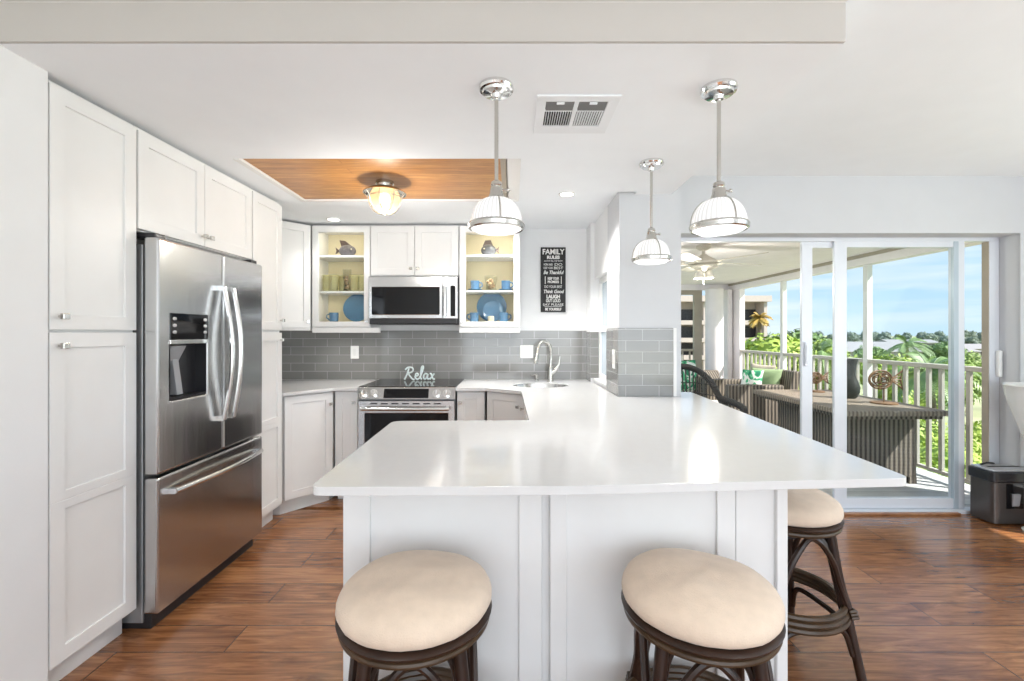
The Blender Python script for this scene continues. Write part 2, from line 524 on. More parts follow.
wicker_mat('wicker', (.045, .036, .028), (.25, .21, .165), 48)
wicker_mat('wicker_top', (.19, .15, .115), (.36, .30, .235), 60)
wicker_mat('wicker_black', (.012, .011, .011), (.085, .08, .075), 240)
glass_mat('pane', (.97, .985, .99), .08)
glass_mat('cabinet_pane', (.98, .99, .985), .10)
glass_mat('tumbler', (.93, .93, .80), .2, body=(.72, .69, .46), bodyfac=.26)
glass_mat('jar_clear', (.95, .96, .94), .25, body=(.8, .8, .75), bodyfac=.02)
glass_mat('frosted', (.92, .95, .98), .06, body=(.80, .88, .95), bodyfac=.35)
lamp_mat('shade_glow', (1, .99, .98), .30, rib=34)
lamp_mat('diffuser_glow', (1, .99, .97), .8)
lamp_mat('can_glow', (1, .96, .90), 6)
lamp_mat('bulb_glow', (1, .88, .66), 9)
glass_mat('amber_jar', (1.0, .90, .76), .22, body=(.95, .80, .60), bodyfac=.30)
# tropical leaf print
m = mat('tropical_print', (.8, .8, .75), .9)
nt = m.node_tree; b = nt.nodes['Principled BSDF']
t = N(nt, 'ShaderNodeTexCoord'); v = N(nt, 'ShaderNodeTexNoise', Scale=7.0, Detail=1.0, Distortion=1.5)
link(nt, t.outputs['Object'], v.inputs['Vector'])
r = N(nt, 'ShaderNodeValToRGB'); r.color_ramp.interpolation = 'CONSTANT'
r.color_ramp.elements[0].color = (.03, .22, .12, 1); r.color_ramp.elements[1].position = .50; r.color_ramp.elements[1].color = (.82, .84, .78, 1)
k = r.color_ramp.elements.new(.41); k.color = (.10, .48, .24, 1)
link(nt, v.outputs['Fac'], r.inputs[0]); link(nt, r.outputs[0], b.inputs['Base Color'])

# ================================================================== SETTING
ZL, ZH = 2.30, 2.48            # low kitchen ceiling, high ceiling
YF, YB = 1.496, 4.27           # face of the dropped ceiling, kitchen rear wall
XL, XR = -2.30, .70            # kitchen side walls
CX0, CX1, CY0, CY1 = .735, 1.159, 3.12, 3.50         # column between kitchen and sliding door
def S(name, m, fn, bevel=0):
    mb = MB(); fn(mb); return struct(mb.build(name, m, bevel=bevel))
S('floor', 'floor_wood', lambda m: m.box(-2.4, 4.17, -3.2, 3.475, -.08, 0).box(-2.4, .84, 3.53, 4.4, -.08, 0))
S('ceiling', 'ceiling_paint', lambda m: (m.box(-2.4, 4.17, -3.2, 3.475, ZH, ZH + .12),
    m.box(-2.4, .84, 3.475, 4.4, ZH, ZH + .12)))
TX0, TX1, TY0, TY1 = -1.505, .045, 2.48, 3.27        # wood tray
def lowc(m):
    m.box(-2.4, 1.09, YF, TY0, ZL, ZH)
    m.box(-2.4, TX0, TY0, TY1, ZL, ZH)
    m.box(TX1, 1.09, TY0, 3.06, ZL, ZH)
    m.box(-2.4, TX1, TY1, 4.4, ZL, ZH)
    m.box(TX1, .84, 3.06, 4.4, ZL + .028, ZH)
    m.box(.84, 1.09, 3.06, 3.13, ZL, ZH)
S('ceiling_kitchen', 'ceiling_paint', lowc)
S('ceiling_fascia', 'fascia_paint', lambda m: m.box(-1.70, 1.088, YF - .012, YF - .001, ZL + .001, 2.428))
S('ceiling_tray', 'tray_wood', lambda m: m.box(TX0 + .001, TX1 - .111, TY0 + .001, TY1 - .001, ZL + .010, ZL + .06))
S('trim_1', 'trim_white', lambda m: m.box(-1.70, 1.09, YF - .03, YF - .001, 2.428, ZH - .001), .003)
def traytrim(m):
    b_ = .022
    m.box(TX0 - .012, TX0 + b_, TY0 - .004, TY1 + .01, ZL - .006, ZL + .009)
    m.box(TX0, TX1, TY1 - .014, TY1 + .012, ZL - .004, ZL + .009)
    m.prism_y([(TX1 + .004, ZL - .004), (TX1, ZL + .03), (TX1 - .078, ZL + .03), (TX1 - .074, ZL + .016)], TY0 + .002, TY1)
S('trim_2', 'trim_white', traytrim)
S('trim_3', 'lanai_tan', lambda m: m.box(TX1 - .110, TX1 - .079, TY0 + .002, TY1 - .02, ZL + .010, ZL + .03))
S('wall_left', 'wall_paint', lambda m: m.box(-1.88, -1.688, -3.2, 1.655, 0, ZH))
S('wall_kitchen_left', 'wall_paint', lambda m: m.box(-2.44, XL, 1.0, 4.4, 0, ZL))
S('wall_back', 'wall_paint', lambda m: m.box(-2.44, .84, YB, 4.40, 0, ZL + .03))
WY0, WY1, WZ0, WZ1 = 3.51, 4.05, .95, 1.83          # little window beside the sink
def wr(m):
    m.box(CX0, .84, CY1 + .0005, WY0, 0, ZL + .03)
    m.box(XR, .84, WY1, YB, 0, ZL + .03)
    m.box(CX0, .84, WY0, WY1, 0, WZ0)
    m.box(CX0, .84, WY0, WY1, WZ1, ZL + .03)
S('wall_right', 'wall_paint', wr)
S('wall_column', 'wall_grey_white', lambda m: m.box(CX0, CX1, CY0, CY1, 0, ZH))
DX1 = 3.665
def dw(m):
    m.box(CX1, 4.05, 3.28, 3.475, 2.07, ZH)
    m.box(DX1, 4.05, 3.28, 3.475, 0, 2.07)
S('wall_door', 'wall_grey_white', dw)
def sw(m):      # far right wall with a window the sun comes through
    m.box(4.05, 4.17, -3.2, -1.0, 0, ZH); m.box(4.05, 4.17, 2.76, 3.475, 0, ZH)
    m.box(4.05, 4.17, -1.0, 2.76, 0, .12); m.box(4.05, 4.17, -1.0, 2.76, 2.05, ZH)
S('wall_side', 'wall_paint', sw)
S('ceiling_sun_blocker', 'trim_white', lambda m: m.box(4.171, 5.26, -3.2, 2.66, 2.40, ZH + .12))  # unseen overhang added to cut the sun patch on the floor
def rw(m):      # wall behind the camera, wide window
    m.box(-1.88, -1.3, -3.2, -3.05, 0, ZH); m.box(3.5, 4.17, -3.2, -3.05, 0, ZH)
    m.box(-1.3, 3.5, -3.2, -3.05, 0, .3); m.box(-1.3, 3.5, -3.2, -3.05, 2.35, ZH)
S('wall_rear', 'wall_paint', rw)
# tiled splashbacks
T = .008
S('wall_back_tile', 'tile_back', lambda m: m.box(XL + .01, XR - .001, YB - T, YB - .0005, .916, 1.372))
def st(m):
    m.box(XR - T, XR - .0005, WY1, YB - T, .916, 1.36)
    m.box(XR, XR + .07, WY1 - T, WY1 - .0005, WZ0 + .001, 1.36)
S('wall_right_tile', 'tile_side', st)
S('wall_column_tile', 'tile_back', lambda m: m.box(CX0 - T, 1.104, CY0 - T, CY0 - .0005, .916, 1.384))
S('wall_column_side_tile', 'tile_side', lambda m: m.box(CX0 - T, CX0 - .0005, CY0, 3.40, .916, 1.384).box(CX0 - T, CX0 - .0005, 3.402, WY0 - .001, .916, 1.384))
S('trim_4', 'trim_white', lambda m: m.box(1.104, 1.125, CY0 - T - .002, CY0 - .0005, .916, 1.384))
S('trim_5', 'trim_white', lambda m: m.box(CX0 - .012, XR + .13, WY0 + .001, WY1, WZ0 - .02, WZ0 - .001))

# window beside the sink
wx = .775
wn = MB()
wn.box(wx, wx + .045, WY0, WY0 + .04, WZ0, WZ1).box(wx, wx + .045, WY1 - .04, WY1, WZ0, WZ1)
wn.box(wx, wx + .045, WY0 + .04, WY1 - .04, WZ0, WZ0 + .045).box(wx, wx + .045, WY0 + .04, WY1 - .04, WZ1 - .045, WZ1)
win = struct(wn.build('window_1', 'white_plastic', bevel=.004))
MB().box(wx - .008, wx + .03, WY0 + .04, WY1 - .04, 1.36, 1.405).build('window_meeting_rail', 'white_plastic', win, .003)
MB().box(wx + .012, wx + .018, WY0 + .035, WY1 - .035, WZ0 + .04, 1.37).build('window_pane', 'frosted', win)
MB().box(wx + .022, wx + .028, WY0 + .035, WY1 - .035, 1.39, WZ1 - .04).build('window_pane', 'frosted', win)

# sliding glass door
DY = 3.42
DZ = 2.045
dr = MB()
dr.box(CX1 + .001, DX1 - .001, DY, DY + .052, DZ - .005, 2.069)      # head
dr.box(DX1 - .075, DX1 - .001, DY, DY + .052, .0, DZ - .005)         # right jamb
dr.box(CX1 + .001, CX1 + .03, DY, DY + .052, .0, DZ - .005)          # left jamb
dr.box(CX1 + .001, DX1 - .001, DY - .03, DY + .052, .0, .028)         # sill track
door = struct(dr.build('door_1', 'door_metal', bevel=.003))
def panel(x0, x1, y, st=.085, sr=.075):
    p = MB().holed(x0, x1, .03, DZ - .004, x0 + st, x1 - sr, .105, DZ - .05, y, y + .023)
    o = p.build('door_panel', 'door_metal', door, .003)
    MB().box(x0 + st - .005, x1 - sr + .005, y + .009, y + .014, .10, DZ - .045).build('door_pane', 'pane', o)
    return o
p1 = panel(2.195, 3.40, DY + .027, st=.082)
MB().box(2.21, 2.235, DY + .010, DY + .0265, 1.10, 1.28).box(2.215, 2.23, DY + .003, DY + .012, 1.12, 1.26).build('door_pull', 'door_metal', p1, .004)
p2 = panel(2.425, 3.405, DY + .002, st=.095, sr=.05)
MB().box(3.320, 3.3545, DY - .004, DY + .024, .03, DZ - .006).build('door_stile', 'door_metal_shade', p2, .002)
MB().box(DX1 - .082, DX1 - .0755, DY + .004, DY + .052, .03, DZ - .006).build('door_weatherstrip', 'lanai_tan', door)
MB().box(3.628, 3.655, DY - .035, DY - .001, 1.02, 1.22).build('door_handle', 'white_plastic', door, .01)
S('trim_6', 'floor_wood', lambda m: m.box(CX1, 3.32, DY - .06, DY - .031, 0, .018), .004)

# ================================================================== KITCHEN CABINETS
def knob(parent, x, z, y=-.0):
    mb = MB()
    mb.tube([(x, y, z), (x, y - .018, z)], .0055, 8)
    mb.box(x - .013, x + .013, y - .032, y - .018, z - .011, z + .011)
    return mb.build('knob', 'nickel', parent, .003)
def shaker(parent, x0, x1, z0, z1, rail=.058, mid=None, y=0.0, th=.02, name='door', m='white_cabinet'):
    mb = MB()
    if mid is None:
        mb.holed(x0, x1, z0, z1, x0 + rail, x1 - rail, z0 + rail, z1 - rail, y, y + th)
        mb.box(x0 + rail - .002, x1 - rail + .002, y + .009, y + th - .002, z0 + rail - .002, z1 - rail + .002)
    else:
        a, b_ = mid
        mb.holed(x0, x1, z0, (a + b_) / 2, x0 + rail, x1 - rail, z0 + rail, a, y, y + th)
        mb.holed(x0, x1, (a + b_) / 2, z1, x0 + rail, x1 - rail, b_, z1 - rail, y, y + th)
        mb.box(x0 + rail - .002, x1 - rail + .002, y + .009, y + th - .002, z0 + rail - .002, a + .002)
        mb.box(x0 + rail - .002, x1 - rail + .002, y + .009, y + th - .002, b_ - .002, z1 - rail + .002)
    return mb.build(name, m, parent, .0016, seg=1)
def cabinet(name, label, loc, rz, w_, d, z0, z1, doors, toe=True, poly=None, cat='cabinet', group=None, top=None):
    t = thing(name, label, cat, loc, rz, group)
    mb = MB()
    zb = .10 if toe else z0
    if poly:
        M = Matrix.Rotation(-rz, 4, 'Z') @ Matrix.Translation((-loc[0], -loc[1], 0))
        mb.prism([tuple((M @ Vector((x, y, 0)))[:2]) for x, y in poly], zb, z1)
    else:
        mb.box(0, w_, .021, d, zb, z1)
    mb.build('body', 'white_cabinet', t)
    if toe:
        k = MB()
        if poly:
            M = Matrix.Rotation(-rz, 4, 'Z') @ Matrix.Translation((-loc[0], -loc[1], 0))
            k.prism([tuple(Vector((M @ Vector((x, y, 0)))[:2]) + Vector((0, .05)) * (1 if i < 2 else 0)) for i, (x, y) in enumerate(poly)], 0, .0995)
        else:
            k.box(0, w_, .07, d, 0, .0995)
        k.build('toe_kick', 'white_cabinet', t)
    for dd in doors:
        x0, x1, a, b_, kx, kz = dd[:6]
        o = shaker(t, x0, x1, a, b_, mid=dd[6] if len(dd) > 6 else None)
        knob(o, kx, kz)
    return t
# left bank, local x runs away from the camera, doors face +x
BX, BY, BR = -1.69, 1.66, R(89.1)
cabinet('pantry_cabinet', 'tall white pantry cabinet beside the refrigerator, nearest to the camera', (BX, BY, 0), BR, .385, .58, 0, 2.285,
    [(.004, .381, 1.362, 2.268, .036, 1.412), (.004, .381, .115, 1.352, .036, 1.302, (.685, .755))])
M0 = Matrix.Translation((BX, BY, 0)) @ Matrix.Rotation(BR, 4, 'Z')
def bank(x): p = M0 @ Vector((x, 0, 0)); return (p.x, p.y, 0)
cabinet('over_fridge_cabinet', 'white two door wall cabinet above the stainless refrigerator', bank(.389), BR, .879, .58, 1.815, 2.285,
    [(.003, .433, 1.822, 2.268, .41, 1.872), (.437, .874, 1.822, 2.268, .46, 1.872)], toe=False)
cabinet('pantry_cabinet', 'narrow tall white pantry cabinet on the far side of the refrigerator', bank(1.272), BR, .365, .58, 0, 2.285,
    [(.004, .361, 1.372, 2.268, .335, 1.44), (.004, .361, .115, 1.352, .335, 1.30, (.685, .755))])
# corner wall cabinet (diagonal)
def diag(a, b_): return math.atan2(b_[1] - a[1], b_[0] - a[0]), math.hypot(b_[0] - a[0], b_[1] - a[1])
a, b_ = (-2.0, 3.665), (-1.738, 3.935)
rz, L = diag(a, b_)
def off(a, b_, d):
    n = Vector((-(b_[1] - a[1]), b_[0] - a[0])).normalized() * d
    return (a[0] + n.x, a[1] + n.y), (b_[0] + n.x, b_[1] + n.y)
a2, b2 = off(a, b_, .021)
cabinet('corner_wall_cabinet', 'white diagonal corner wall cabinet with a single shaker door left of the glass cabinet', (a[0], a[1], 0), rz, L, .3, 1.372, 2.285,
    [(.004, L - .004, 1.395, 2.275, L - .035, 1.445)], toe=False, poly=[a2, b2, (-1.738, 4.262), (-2.285, 4.262), (-2.285, 3.69)])
UY, UZ0, UZ1 = 3.935, 1.372, 2.285
def glass_cab(label, x0, x1, sh, knobx, ext=0):
    t = thing('glass_door_cabinet', label, 'cabinet', (x0, UY, 0))
    w_ = x1 - x0
    mb = MB()
    mb.box(.0, .018, .021, .326, UZ0, UZ1).box(w_ - .018, w_, .021, .326, UZ0, UZ1)
    mb.box(.018, w_ - .018, .021, .326, UZ1 - .02, UZ1).box(.018, w_ - .018, .021, .326, UZ0, 1.447)
    mb.build('body', 'white_cabinet', t)
    MB().box(.018, w_ - .018, .312, .326, 1.447, UZ1 - .02).build('back_panel', 'cabinet_cream', t)
    for i, z in enumerate(sh):
        MB().box(.018, w_ - .018, .045, .311, z - .018, z).build('shelf', 'white_cabinet', t, .001)
    MB().box(-.0, w_ + ext, .003, .022, 1.352, 1.396).build('light_rail', 'white_cabinet', t, .004)
    d = MB().holed(.003, w_ - .003, 1.405, UZ1 - .008, .058, w_ - .055, 1.449, 2.222, 0, .02).build('door', 'white_cabinet', t, .002, seg=1)
    MB().box(.055, w_ - .052, .009, .013, 1.446, 2.225).build('pane', 'cabinet_pane', d)
    knob(d, knobx, 1.45)
    # light strip under the cabinet top
    l = MB().box(.12, w_ - .12, .06, .08, UZ1 - .028, UZ1 - .0205).build('puck_light', 'can_glow', t)
    ld = bpy.data.lights.new('cabinet_glow', 'AREA'); ld.shape = 'RECTANGLE'; ld.size = w_ - .1; ld.size_y = .05; ld.energy = .26; ld.color = (1, .84, .55)
    lo = bpy.data.objects.new('cabinet_glow', ld); COL.objects.link(lo); lo.location = (x0 + w_ / 2, UY + .12, UZ1 - .04)
    for z in sh:  # fill light added under each shelf to even out the interior
        l2 = lo.copy(); l2.data = ld.copy(); l2.data.energy = .22; COL.objects.link(l2); l2.location = (x0 + w_ / 2, UY + .10, z - .025)
    return t
G1, G2 = (-1.732, -1.226), (-.458, .07)
glass_cab('white glass door wall cabinet left of the microwave, with green tumblers inside', *G1, (2.03, 1.717), .482, .085)
glass_cab('white glass door wall cabinet right of the microwave, with blue mugs inside', *G2, (2.035, 1.725), .022)
cabinet('wall_cabinet', 'white two door wall cabinet above the microwave', (-1.222, UY, 0), 0, .760, .326, 1.842, 2.285,
    [(.003, .378, 1.848, 2.275, .35, 1.905), (.382, .757, 1.848, 2.275, .41, 1.905)], toe=False)
# base cabinets
LY, CT = 3.64, .8885            # base front, underside of countertop
a, b_ = (-1.672, 3.335), (-1.425, 3.63)
rz, L = diag(a, b_); a2, b2 = off(a, b_, .021)
cabinet('corner_base_cabinet', 'white diagonal corner base cabinet with one tall shaker door left of the range', (a[0], a[1], 0), rz, L, .4, 0, CT,
    [(.005, L - .004, .115, CT - .008, L - .035, .79)], poly=[a2, b2, (-1.425, 4.262), (-2.285, 4.262), (-2.285, 3.345)])
cabinet('base_cabinet', 'narrow white base cabinet directly left of the range', (-1.419, LY, 0), 0, .187, .62, 0, CT,
    [(.004, .183, .115, CT - .008, .158, .795)])
cabinet('base_cabinet', 'narrow white base cabinet directly right of the range', (-.442, LY, 0), 0, .225, .62, 0, CT,
    [(.004, .218, .115, CT - .008, .03, .795)])
a, b_ = (-.21, 3.645), (.098, 3.43)
rz, L = diag(a, b_); a2, b2 = off(a, b_, .021)
cabinet('sink_cabinet', 'white diagonal sink base cabinet under the faucet', (a[0], a[1], 0), rz, L, .4, 0, CT - .17,
    [(.012, L - .012, .115, CT - .008, L - .055, .79)], poly=[a2, b2, (.69, 3.43), (.69, 4.262), (-.21, 4.262)])
o = MB()
# dishwasher-side run of the peninsula and the bar
pen = thing('peninsula_cabinet', 'white peninsula base with recessed shaker panels facing the stools', 'cabinet', (0, 0, 0))
mb = MB()
mb.box(-.535, .905, 1.53, 2.10, .0, CT)
mb.box(.11, .70, 2.10, 3.40, .10, CT)
mb.build('body', 'white_cabinet', pen)
def bar_panel(x0, x1, y, y1, rail=.062, lr=.062):
    m = MB().holed(x0, x1, .0, CT, x0 + lr, x1 - rail, .12, CT - .012, y, y + .028)
    m.box(x0 + lr - .002, x1 - rail + .002, y + .011, y + .026, .118, CT - .01)
    return m.build('back_panel', 'white_cabinet', pen, .0016, seg=1)
bar_panel(-.557, .098, 1.50, 0, .075, .088)
bar_panel(.126, .737, 1.50, 0, .06, .055)
MB().box(.745, .905, 1.512, 1.529, 0, CT).build('end_stile', 'white_cabinet', pen, .0015, seg=1)
MB().box(.872, .908, 1.497, 1.56, 0, CT - .001).build('corner_post', 'white_cabinet', pen, .002, seg=1)
for zz in (.12, .12):
    pass
d = shaker(pen, 2.15, 2.75, .115, CT - .008); d.location = (.09, 0, 0); d.rotation_euler = (0, 0, 0)
bpy.data.objects.remove(d)
# side doors of the run, facing the range (-x)
for y0, y1 in ((2.75, 3.40), (2.13, 2.745)):
    d = shaker(pen, 0, y1 - y0, .115, CT - .008)
    d.location = (.088, y1, 0); d.rotation_euler = (0, 0, R(-90))
    knob(d, .04 if y1 > 3 else y1 - y0 - .04, .79)

# ------------------------------------------------------------------ countertops
CTZ = .915
c1 = MB().prism(rounded([(-1.66, 3.305), (-1.41, 3.605, .03), (-1.228, 3.605), (-1.228, YB - .01), (XL + .01, YB - .01), (XL + .01, 3.305)]), CT + .001, CTZ)
tag(c1.build('countertop', 'quartz_white', bevel=.004), 'short white countertop in the corner left of the range', 'countertop')
SC, SRX, SRY = (.24, 3.80), .235, .175
out = rounded([(-.572, 1.285, .035), (.137, 1.292), (1.198, 1.365, .035), (1.32, 3.36), (CX1 + .003, 3.36), (CX1 + .003, CY0 - T - .004), (CX0 - T - .003, CY0 - T - .004),
    (CX0 - T - .003, 4.03), (XR - T - .003, 4.045), (XR - T - .003, YB - .011), (-.446, YB - .011), (-.446, 3.605), (-.215, 3.605), (.07, 3.40), (.085, 2.272), (-.59, 2.25, .05)])
hole = [(SC[0] + SRX * math.cos(2 * PI * k / 40), SC[1] + SRY * math.sin(2 * PI * k / 40)) for k in range(40)]
def slab_hole(out, hole, z0, z1):
    bm = bmesh.new()
    loops = []
    for loop in (out, hole):
        vs = [bm.verts.new((x, y, z1)) for x, y in loop]
        for i in range(len(vs)): bm.edges.new((vs[i], vs[(i + 1) % len(vs)]))
        loops.append(vs)
    bmesh.ops.triangle_fill(bm, use_beauty=True, use_dissolve=False, edges=bm.edges[:])
    top = bm.faces[:]
    r = bmesh.ops.extrude_face_region(bm, geom=top)
    for g in r['geom']:
        if isinstance(g, bmesh.types.BMVert): g.co.z = z0
    bmesh.ops.recalc_face_normals(bm, faces=bm.faces)
    return bm
bm = slab_hole(out, hole, CT + .001, CTZ)
me = bpy.data.meshes.new('countertop'); bm.to_mesh(me); bm.free()
me.materials.append(MATS['quartz_white'])
co = bpy.data.objects.new('countertop', me); COL.objects.link(co)
bv = co.modifiers.new('bevel', 'BEVEL'); bv.width = .004; bv.segments = 2; bv.limit_method = 'ANGLE'; bv.angle_limit = R(50)
tag(co, 'large white quartz countertop running from the sink to the overhanging bar', 'countertop')
# sink basin
sk = thing('sink', 'oval stainless steel sink set into the white countertop below the faucet', 'sink', (SC[0], SC[1], CTZ))
prof = [(.98, -.004), (.97, -.012), (.94, -.05), (.86, -.135), (.6, -.155), (.12, -.16)]
def basin():
    m = MB(); n = 40
    vs = []
    for rr, z in prof:
        for k in range(n):
            t = 2 * PI * k / n; vs.append((SRX * rr * math.cos(t), SRY * rr * math.sin(t), z))
    for rr, z in reversed(prof):
        for k in range(n):
            t = 2 * PI * k / n; vs.append(((SRX * rr + .004) * math.cos(t), (SRY * rr + .004) * math.sin(t), z - .004))
    L2 = 2 * len(prof); fs = []
    for i in range(L2):
        j = (i + 1) % L2
        for k in range(n): fs.append((i * n + k, i * n + (k + 1) % n, j * n + (k + 1) % n, j * n + k))
    return m.add(vs, fs)
basin().build('basin', 'steel_bright', sk, smooth=True)
MB().lathe([(.028, -.162), (.032, -.155), (.03, -.152), (.012, -.156), (.005, -.158)]).build('drain', 'chrome', sk, smooth=True)

# ================================================================== REFRIGERATOR
FX, FY = -1.60, 2.055
fr = thing('refrigerator', 'stainless steel french door refrigerator with bottom freezer and ice dispenser', 'refrigerator', (FX, FY, 0), R(90))
FW, FT = .865, 1.785
MB().box(.012, FW - .02, .078, .66, .03, FT - .03).build('body', 'steel_side', fr, .004)
dl = MB().holed(.0, .462, .705, FT, .075, .335, 1.03, 1.30, 0, .068)
left = dl.build('door', 'steel', fr, .012, seg=3)
left['label'] = 'left stainless door with dispenser'
rc = MB()      # dispenser recess, open to the front
x0, x1, z0, z1, d0 = .077, .333, 1.032, 1.298, .062
rc.box(x0, x1, d0, d0 + .004, z0, z1).box(x0, x0 + .003, .004, d0, z0, z1).box(x1 - .003, x1, .004, d0, z0, z1)
rc.box(x0 + .003, x1 - .003, .004, d0, z1 - .003, z1).box(x0 + .003, x1 - .003, .004, d0, z0, z0 + .012)
dp = rc.build('dispenser_recess', 'dark_plastic', left)
MB().prism_x([(.012, 1.288), (.058, 1.288), (.058, 1.20), (.035, 1.245)], .10, .20).build('ice_chute', 'grey_plastic', dp, .002)
MB().prism_x([(.05, 1.25), (.058, 1.25), (.058, 1.05), (.022, 1.05)], .15, .19).build('paddle', 'grey_plastic', dp, .002)
MB().box(.073, .337, -.004, .01, 1.318, 1.445).build('control_panel', 'black_glass', left, .003)
MB().box(.073, .337, -.004, .01, 1.297, 1.317).build('panel_strip', 'steel_bright', left, .002)
for i in range(3):
    for xx in (.098, .312):
        MB().ball((xx, -.0045, 1.418 - .032 * i), .014, .0025, .008, 10, 6).build('control_button', 'silver_plastic', left, smooth=True)
right = MB().box(.468, FW, 0, .068, .705, FT).build('door', 'steel', fr, .012, seg=3)
fz = MB().box(0, FW, 0, .068, .075, .692).build('freezer_drawer', 'steel', fr, .012, seg=3)
def bowed(pts): return pts
def vhandle(x, parent):
    pts = []
    for i in range(15):
        t = i / 14; z = .88 + .72 * t
        pts.append((x, -.030 - .045 * math.sin(PI * t), z))
    m = MB().tube(pts, .0125, 10)
    m.box(x - .011, x + .011, -.034, -.0005, .873, .899).box(x - .011, x + .011, -.034, -.0005, 1.581, 1.607)
    return m.build('handle', 'steel_bright', parent, smooth=True)
vhandle(.425, left); vhandle(.508, right)
pts = [(.07 + .73 * i / 16, -.028 - .03 * math.sin(PI * i / 16), .612) for i in range(17)]
m = MB().tube(pts, .013, 10)
m.box(.062, .085, -.03, -.0005, .6, .624).box(.785, .808, -.03, -.0005, .6, .624)
m.build('handle', 'steel_bright', fz, smooth=True)
MB().box(.02, FW - .03, .045, .60, .0, .07).build('base_grille', 'black_plastic', fr, .004)
for xx in (.04, .80):
    MB().box(xx - .03, xx + .035, .02, .14, FT - .001, FT + .022).build('hinge_cover', 'dark_plastic', fr, .005)

# ================================================================== MICROWAVE
mw = thing('microwave', 'stainless over the range microwave with black glass door', 'microwave', (-1.222, 3.868, 1.425))
W = .760; Hm = .409
MB().box(0, W, .032, .392, .0, Hm).build('body', 'black_plastic', mw, .003)
dm = MB().holed(.0, .632, .048, Hm - .004, .028, .605, .082, .315, 0, .031).build('door', 'steel', mw, .004)
MB().box(.026, .607, .006, .02, .08, .317).build('window', 'black_glass', dm)
hm = MB().tube([(.655, -.03, .07), (.655, -.036, .19), (.655, -.03, .325)], .011, 10)
hm.box(.647, .663, -.03, .0, .075, .095).box(.647, .663, -.03, .0, .30, .32)
hm.build('handle', 'steel_bright', dm, smooth=True)
MB().holed(.634, W, .048, Hm - .004, .70, W - .022, .07, .325, 0, .031).build('frame', 'steel', mw, .003)
MB().box(.698, W - .02, .004, .02, .068, .327).build('control_panel', 'black_glass', mw)
MB().box(.01, W - .01, .004, .031, .006, .044).build('vent_grille', 'black_plastic', mw, .003)

# ================================================================== RANGE
rg = thing('range', 'stainless slide-in electric range with black glass cooktop and oven door', 'range', (-1.222, 3.60, 0))
W = .772
MB().box(.004, W - .004, .075, .64, .03, .90).build('body', 'steel_side', rg)
MB().box(-.004, W + .004, .045, .655, .901, .923).build('cooktop', 'black_glass', rg, .003)
cp = MB().prism_x([(-.005, .826), (.08, .826), (.08, .90), (.045, .918), (.03, .918)], 0, W).build('control_panel', 'steel', rg, .003)
nrm = Vector((0, -.092, .035)).normalized()
def on_panel(x, t, d):      # t 0..1 up the sloped face
    p = Vector((x, -.005 + .035 * t, .826 + .092 * t)); n = Vector((0, -.934, .355)); return p + n * d
m = MB()
for x0, x1, t0, t1, dd in ((.205, .560, .10, .86, .004),):
    q = [on_panel(x0, t0, 0), on_panel(x1, t0, 0), on_panel(x1, t1, 0), on_panel(x0, t1, 0)]
    q2 = [on_panel(x0, t0, dd), on_panel(x1, t0, dd), on_panel(x1, t1, dd), on_panel(x0, t1, dd)]
    m.add(q + q2, [(0, 1, 2, 3), (4, 5, 6, 7), (0, 1, 5, 4), (1, 2, 6, 5), (2, 3, 7, 6), (3, 0, 4, 7)])
m.build('display', 'black_glass', cp)
for x in (.045, .125, .625, .705):
    m = MB()
    m.tube([on_panel(x, .47, .001), on_panel(x, .47, .008)], .034, 20)
    m.tube([on_panel(x, .47, .008), on_panel(x, .47, .032)], .025, 20)
    m.build('knob', 'chrome', cp, smooth=True)
    g = MB(); a_ = on_panel(x, .47, .033); 
    g.box(a_.x - .004, a_.x + .004, a_.y - .003, a_.y + .003, a_.z - .018, a_.z + .018)
    g.build('knob_grip', 'steel_bright', cp)
od = MB().holed(.004, W - .004, .20, .812, .055, W - .055, .30, .715, .0, .045).build('oven_door', 'steel', rg, .004)
MB().box(.052, W - .052, .008, .02, .297, .718).build('window', 'black_glass', od)
hm = MB().tube([(.04, -.05, .755), (.386, -.055, .755), (W - .04, -.05, .755)], .013, 10)
hm.box(.05, .075, -.05, 0, .745, .765).box(W - .075, W - .05, -.05, 0, .745, .765)
hm.build('handle', 'steel_bright', od, smooth=True)
for i in range(7):
    MB().box(.10 + .084 * i, .155 + .084 * i, -.0015, .006, .786, .795).build('vent_slot', 'dark_shadow', od)
MB().box(.004, W - .004, .0, .045, .05, .19).build('storage_drawer', 'steel', rg, .004)
MB().box(.02, W - .02, .09, .6, 0, .029).build('base', 'black_plastic', rg)

# ================================================================== COUNTER OBJECTS
fc = thing('faucet', 'tall gooseneck pull-down kitchen faucet with side lever behind the sink', 'faucet', (.345, 4.08, CTZ), R(0))
MB().lathe([(.03, 0), (.03, .006), (.024, .012), (.022, .05), (.024, .11), (.019, .125), (.015, .14)], n=24).build('base', 'nickel', fc, smooth=True)
pts = [(0, 0, .13), (.004, 0, .20), (.004, 0, .27)]
for i in range(1, 13):
    t = R(180 * i / 12); pts.append((-.056 + .06 * math.cos(t), -.006 * i, .27 + .075 * math.sin(t) * 1.2))
pts.append((-.122, -.08, .24))
MB().tube(pts, .0135, 14).build('spout', 'nickel', fc, smooth=True)
MB().tube([(-.121, -.08, .245), (-.128, -.086, .205), (-.138, -.092, .165)], [.015, .019, .021], 14).build('spray_head', 'nickel', fc, smooth=True)
MB().tube([(.012, -.002, .075), (.045, -.006, .105), (.075, -.008, .155), (.085, -.008, .225)], [.018, .017, .012, .008], 12).build('lever', 'nickel', fc, smooth=True)
sd_ = thing('soap_dispenser', 'short soap dispenser pump left of the faucet', 'soap dispenser', (.222, 4.09, CTZ))
